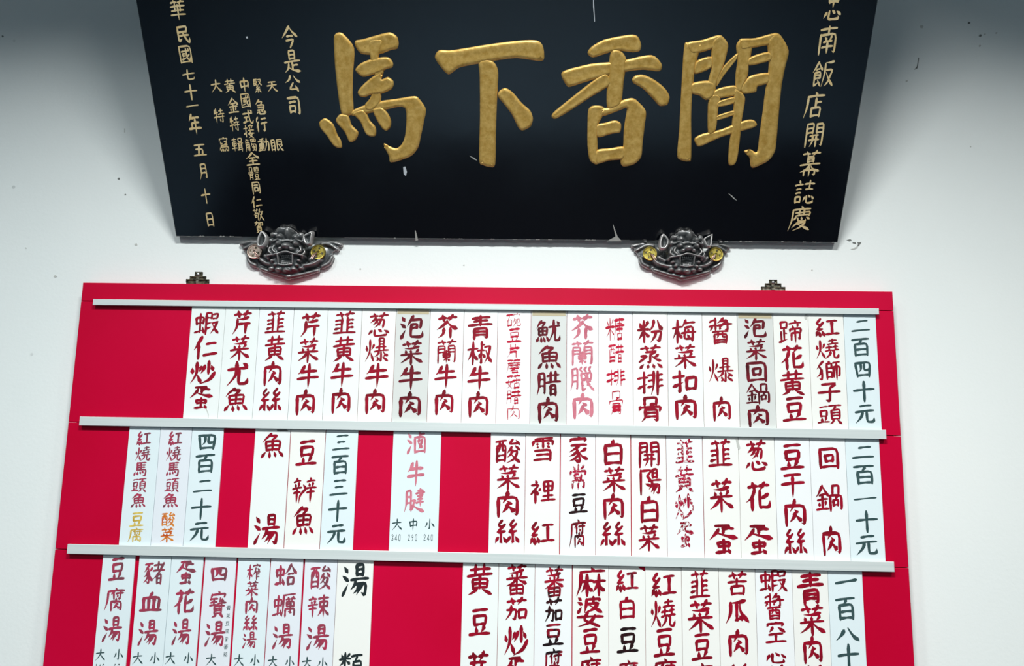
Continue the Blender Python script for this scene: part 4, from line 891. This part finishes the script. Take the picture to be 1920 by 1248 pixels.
# ================================================================ lion head brackets
def bracket(origin_px, scale, head_dx, label, coin_mats, coin_pos):
    """sculpted in units of a 1920-wide close-up (scale = photograph pixels per unit); u right, w down"""
    YR = -.028
    ox, oz = at(origin_px[0]+960*scale, origin_px[1]+300*scale, -.014)
    x1, _ = at(origin_px[0]+1060*scale, origin_px[1]+300*scale, YR); x0_, _ = at(origin_px[0]+960*scale, origin_px[1]+300*scale, YR)
    k = (x1-x0_)/100                            # metres per unit
    root = empty('lion_bracket', (ox, 0, oz), label, 'wall bracket', 'lion head brackets under the plaque')
    st = 8.0
    us = np.arange(100, 1800, st); ws = np.arange(90, 960, st)
    U, Wd = np.meshgrid(us, ws)
    H = np.full(U.shape, -1.0)
    def soften(times):
        nonlocal H
        for _ in range(times):
            P = np.pad(H, 1, mode='edge'); W = (P > 0).astype(float); Q = P*W
            s = 2*Q[1:-1, 1:-1]+Q[:-2, 1:-1]+Q[2:, 1:-1]+Q[1:-1, :-2]+Q[1:-1, 2:]; w = 2*W[1:-1, 1:-1]+W[:-2, 1:-1]+W[2:, 1:-1]+W[1:-1, :-2]+W[1:-1, 2:]
            H = np.where(H > 0, s/np.maximum(w, 1), H)
    def E(cx, cy, rx, ry, h, base=0.0, d=0.0):
        q = ((U-cx-d)/rx)**2+((Wd-cy)/ry)**2
        np.maximum(H, np.where(q < 1, base+(h-base)*np.sqrt(np.maximum(0, 1-q)), -1), out=H)
    def chain(pts, r0, r1, h0, h1, d=0.0, n=14):
        pts = smooth_path(pts, 5) if len(pts) > 2 else pts; m = len(pts)-1
        for s_, ((ax, ay), (bx, by)) in enumerate(zip(pts, pts[1:])):
            for i in range(n+1):
                t = i/n; g = (s_+t)/m; E(ax+(bx-ax)*t, ay+(by-ay)*t, r0+(r1-r0)*g, r0+(r1-r0)*g, h0+(h1-h0)*g, 4, d)
    sil = [(135, 345), (330, 300), (480, 320), (600, 420), (1360, 420), (1480, 320), (1640, 300), (1740, 355), (1690, 420), (1620, 480), (1610, 600), (1540, 690), (1450, 740), (1380, 790),
           (1180, 850), (1040, 890), (960, 935), (900, 935), (840, 890), (700, 850), (560, 810), (480, 750), (390, 745), (290, 650), (250, 560), (200, 470)]
    inside = np.zeros(U.shape, bool); j = len(sil)-1
    for i in range(len(sil)):
        xi, yi = sil[i]; xj, yj = sil[j]
        inside ^= ((yi > Wd) != (yj > Wd)) & (U < (xj-xi)*(Wd-yi)/(yj-yi+1e-9)+xi); j = i
    H = np.where(inside, 9.0, H)
    d = head_dx
    chain([(140, 350), (330, 320), (470, 350)], 34, 46, 14, 20); chain([(190, 430), (330, 360), (430, 340)], 30, 34, 16, 20)
    chain([(1735, 355), (1600, 320), (1450, 350)], 34, 46, 14, 20); chain([(1690, 430), (1590, 370), (1500, 345)], 30, 34, 16, 20)
    for (cx, cy) in coin_pos: E(cx, cy, 160, 170, 15, 6)
    chain([(270, 560), (300, 650), (390, 700)], 36, 40, 18, 18); chain([(1610, 560), (1570, 650), (1470, 710)], 36, 40, 18, 18)
    chain([(480, 610), (590, 680), (760, 720)], 40, 46, 26, 32, 0); chain([(1440, 610), (1340, 680), (1180, 720)], 40, 46, 26, 32, 0)
    chain([(490, 755), (680, 820), (900, 880)], 34, 40, 18, 24); chain([(1400, 775), (1220, 830), (980, 890)], 34, 40, 18, 24)
    chain([(560, 560), (650, 620)], 46, 50, 30, 32); chain([(1360, 560), (1290, 620)], 46, 50, 30, 32)
    E(945, 890, 70, 46, 26, 6)
    E(985, 500, 318, 372, 42, 15, d); E(985, 760, 260, 120, 34, 6, d*.6)
    E(1040, 235, 60, 95, 47, 30, d); E(985, 190, 150, 60, 40, 30, d)
    for e in ((905, 285, 62, 48, 50), (1165, 290, 52, 44, 50), (810, 250, 66, 46, 42), (1235, 255, 50, 52, 40), (760, 340, 50, 50, 42), (1275, 340, 40, 50, 40)): E(*e, 28, d)
    chain([(800, 350), (880, 330), (960, 360)], 22, 26, 48, 52, d); chain([(1240, 350), (1180, 330), (1090, 360)], 22, 26, 48, 52, d)
    chain([(960, 345), (1025, 338), (1095, 345)], 16, 16, 52, 52, d)
    soften(3)
    E(895, 392, 56, 46, 56, 36, d); E(1165, 392, 52, 46, 56, 36, d); E(895, 396, 22, 20, 60, 50, d); E(1165, 396, 20, 20, 60, 50, d)
    E(1025, 440, 84, 54, 64, 40, d); E(935, 478, 46, 36, 57, 40, d); E(1112, 478, 46, 36, 57, 40, d)
    chain([(820, 420), (800, 480), (850, 530)], 22, 26, 46, 48, d); chain([(750, 440), (740, 510), (800, 555)], 24, 28, 42, 44, d)
    chain([(1230, 430), (1250, 490), (1200, 535)], 22, 26, 46, 48, d); chain([(1285, 450), (1300, 520), (1250, 560)], 18, 24, 38, 42, d)
    soften(1)
    q = ((U-1010-d)/132)**2+((Wd-635)/92)**2    # open mouth
    H = np.where(q < 1, np.minimum(H, 24+10*q), H)
    chain([(720, 585), (880, 560), (1015, 520), (1150, 555), (1290, 580)], 24, 26, 50, 54, d)
    chain([(930, 612), (1015, 596), (1100, 612)], 14, 14, 36, 36, d)
    chain([(900, 715), (1000, 728), (1110, 712)], 20, 20, 44, 44, d)
    for i in range(6): E(940+i*30, 578-6*math.sin(i*.63), 13, 20, 46, 20, d)
    for i in range(5): E(955+i*28, 690, 13, 20, 42, 20, d)
    chain([(893, 575), (900, 690)], 22, 10, 52, 46, d); chain([(1128, 575), (1120, 690)], 22, 10, 52, 46, d)
    for e in ((715, 610, 44, 34, 42), (780, 655, 50, 32, 44), (830, 715, 46, 32, 42), (1200, 650, 46, 32, 44), (1250, 600, 40, 32, 42), (1170, 720, 44, 30, 42), (880, 790, 70, 40, 40), (1010, 800, 74, 40, 42), (1120, 780, 60, 36, 38), (760, 770, 60, 36, 34), (1230, 760, 56, 34, 34)): E(*e, 18, d*.8)
    soften(1)
    for i in range(0):                          # curled mane over the brow
        a = math.pi*(1.08+.84*i/8); E(985+270*math.cos(a), 470+300*math.sin(a), 40, 36, 34, 20, d)
    soften(1)
    mask = H > 0
    H *= .62                                    # millimetres
    # clasp: above the plaque's lower edge the back of the casting lies on the plaque's face
    zrel = (300-Wd)*k*1000                      # mm above the bracket's origin
    edge = (PZ-oz)*1000
    tl = math.tan(TILT)
    back = np.where(zrel > edge-1.5, 14.2+np.maximum(0, zrel-edge)*tl, 0.3)
    Hs = H.copy()
    Hs[1:-1, 1:-1] = (4*H[1:-1, 1:-1]+H[:-2, 1:-1]+H[2:, 1:-1]+H[1:-1, :-2]+H[1:-1, 2:])/8
    inner = mask.copy(); inner[1:-1, 1:-1] = mask[1:-1, 1:-1] & mask[:-2, 1:-1] & mask[2:, 1:-1] & mask[1:-1, :-2] & mask[1:-1, 2:]
    H = np.where(inner, Hs, H)
    head_zone = np.exp(-((U-985-d)/330)**2)*np.clip(zrel+6, 0, 60)
    H = np.maximum(H+.45*head_zone, back+3.0)
    nr, nc = U.shape; idx = -np.ones((nr, nc), int); V = []; F = []
    for r in range(nr):
        for c in range(nc):
            if mask[r, c]:
                idx[r, c] = len(V)//2; x = (U[r, c]-960)*k; z = (300-Wd[r, c])*k
                V.append((x, -H[r, c]/1000, z)); V.append((x, -back[r, c]/1000, z))
    cells = mask[:-1, :-1] & mask[1:, :-1] & mask[:-1, 1:] & mask[1:, 1:]
    for r in range(nr-1):
        for c in range(nc-1):
            if not cells[r, c]: continue
            a, b, e, g = idx[r, c], idx[r, c+1], idx[r+1, c+1], idx[r+1, c]
            F.append((2*g, 2*e, 2*b, 2*a)); F.append((2*a+1, 2*b+1, 2*e+1, 2*g+1))
            if r == 0 or not cells[r-1, c]: F.append((2*a, 2*b, 2*b+1, 2*a+1))
            if r == nr-2 or not cells[r+1, c]: F.append((2*e, 2*g, 2*g+1, 2*e+1))
            if c == 0 or not cells[r, c-1]: F.append((2*g, 2*a, 2*a+1, 2*g+1))
            if c == nc-2 or not cells[r, c+1]: F.append((2*b, 2*e, 2*e+1, 2*b+1))
    # drop unused vertices
    used = sorted({i for q in F for i in q}); rm = {o: n for n, o in enumerate(used)}
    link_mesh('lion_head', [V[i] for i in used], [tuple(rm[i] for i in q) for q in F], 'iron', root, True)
    for s, pts in ((-1, ((548, 450), (545, 310), (600, 192), (665, 225), (712, 305), (700, 400), (640, 470))), (1, ((1292, 390), (1262, 280), (1330, 225), (1425, 188), (1422, 300), (1400, 410), (1330, 420)))):
        pl = [((x+d*.8-960)*k, (300-y)*k) for x, y in pts]; z0 = .026
        v, f = relief_data(smooth_closed(pl, 3, .45), ((.15, z0+.007), (.32, z0+.008), (.45, z0+.003), (.6, z0+.002)), z0-.004)
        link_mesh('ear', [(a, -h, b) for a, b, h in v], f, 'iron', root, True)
    for (cx, cy), cm, sd in zip(coin_pos, coin_mats, (1, -1)):
        X, Z = (cx-960)*k, (300-cy)*k; yb = .0125; prof = ((118, yb-.002), (120, yb+.0015), (112, yb+.0026), (100, yb+.0024), (92, yb+.0012), (40, yb+.0012), (36, yb+.0022), (22, yb+.0022), (20, yb+.0004))
        n = 28; V = []; F = []
        for ri, (r_, y_) in enumerate(prof):
            for i in range(n):
                a = 2*math.pi*i/n; rr = r_*k
                if ri >= 5: rr /= max(abs(math.cos(a-.5)), abs(math.sin(a-.5)))*1.12
                V.append((X+rr*math.cos(a), -y_, Z+rr*math.sin(a)))
        for r_ in range(len(prof)-1): F += [(r_*n+i, r_*n+(i+1) % n, (r_+1)*n+(i+1) % n, (r_+1)*n+i) for i in range(n)]
        b0 = (len(prof)-1)*n; F.append(tuple(b0+i for i in range(n)))
        coin = link_mesh('coin', V, F, cm, root, False)
        bits = []
        for i in range(4):                      # four raised signs around the square hole
            a = math.pi/4+i*math.pi/2+.5; bits.append(box_data(X+66*k*math.cos(a)-13*k, X+66*k*math.cos(a)+13*k, -yb-.0018, -yb-.0012, Z+66*k*math.sin(a)-16*k, Z+66*k*math.sin(a)+16*k, .0003))
        v, f = join(*bits); link_mesh('coin_sign', v, f, 'hanger_dark', coin)
        bits = []
        for o_ in (-20, 20):                    # the double cord through the hole
            pts = [(cx+sd*8, cy+8, yb+.003), (cx+sd*50+o_*.5, cy+60-o_*sd*.3, yb+.007), (cx+sd*92+o_*.6, cy+118-o_*sd*.4, yb+.005)]
            tv = []; tf = []
            for pi, (ax, ay, h_) in enumerate(pts):
                for i in range(6):
                    a = i*math.pi/3; tv.append(((ax-960)*k+9*k*math.cos(a)*.8, -h_-9*k*math.sin(a), (300-ay)*k+9*k*math.cos(a)*.6*sd))
            for pi in range(2): tf += [(pi*6+i, pi*6+(i+1) % 6, pi*6+6+(i+1) % 6, pi*6+6+i) for i in range(6)]
            tf += [tuple(range(6)), tuple(range(17, 11, -1))]
            bits.append((tv, tf))
        v, f = join(*bits); link_mesh('cord', v, f, 'pink_metal', coin, True)
    return root
bracket((1170, 420), 220/1920, 0, 'dark pewter lion head bracket with two brass coins under the right of the plaque', ('brass', 'brass'), ((415, 495), (1505, 495)))
bracket((430+2, 410+4), 230/1920*.99, -95, 'dark pewter lion head bracket with one pale coin under the left of the plaque', ('pale_coin', 'brass'), ((385, 495), (1400, 495)))

# added unseen table shape that blackens the lower reflection in the lacquer
tb = empty('added_reflection_table', (.1, -1.2, 0), 'added dark table below the view, mirrored black in the lacquered plaque', 'table')
v, f = box_data(-1.35, 1.35, -.6, .6, .71, .745, .002); link_mesh('tabletop', v, f, 'table_black', tb)
for sx in (-1.25, 1.25):
    for sy in (-.52, .52):
        v, f = box_data(sx-.035, sx+.035, sy-.035, sy+.035, 0, .71, .003); link_mesh('leg', v, f, 'table_black', tb)
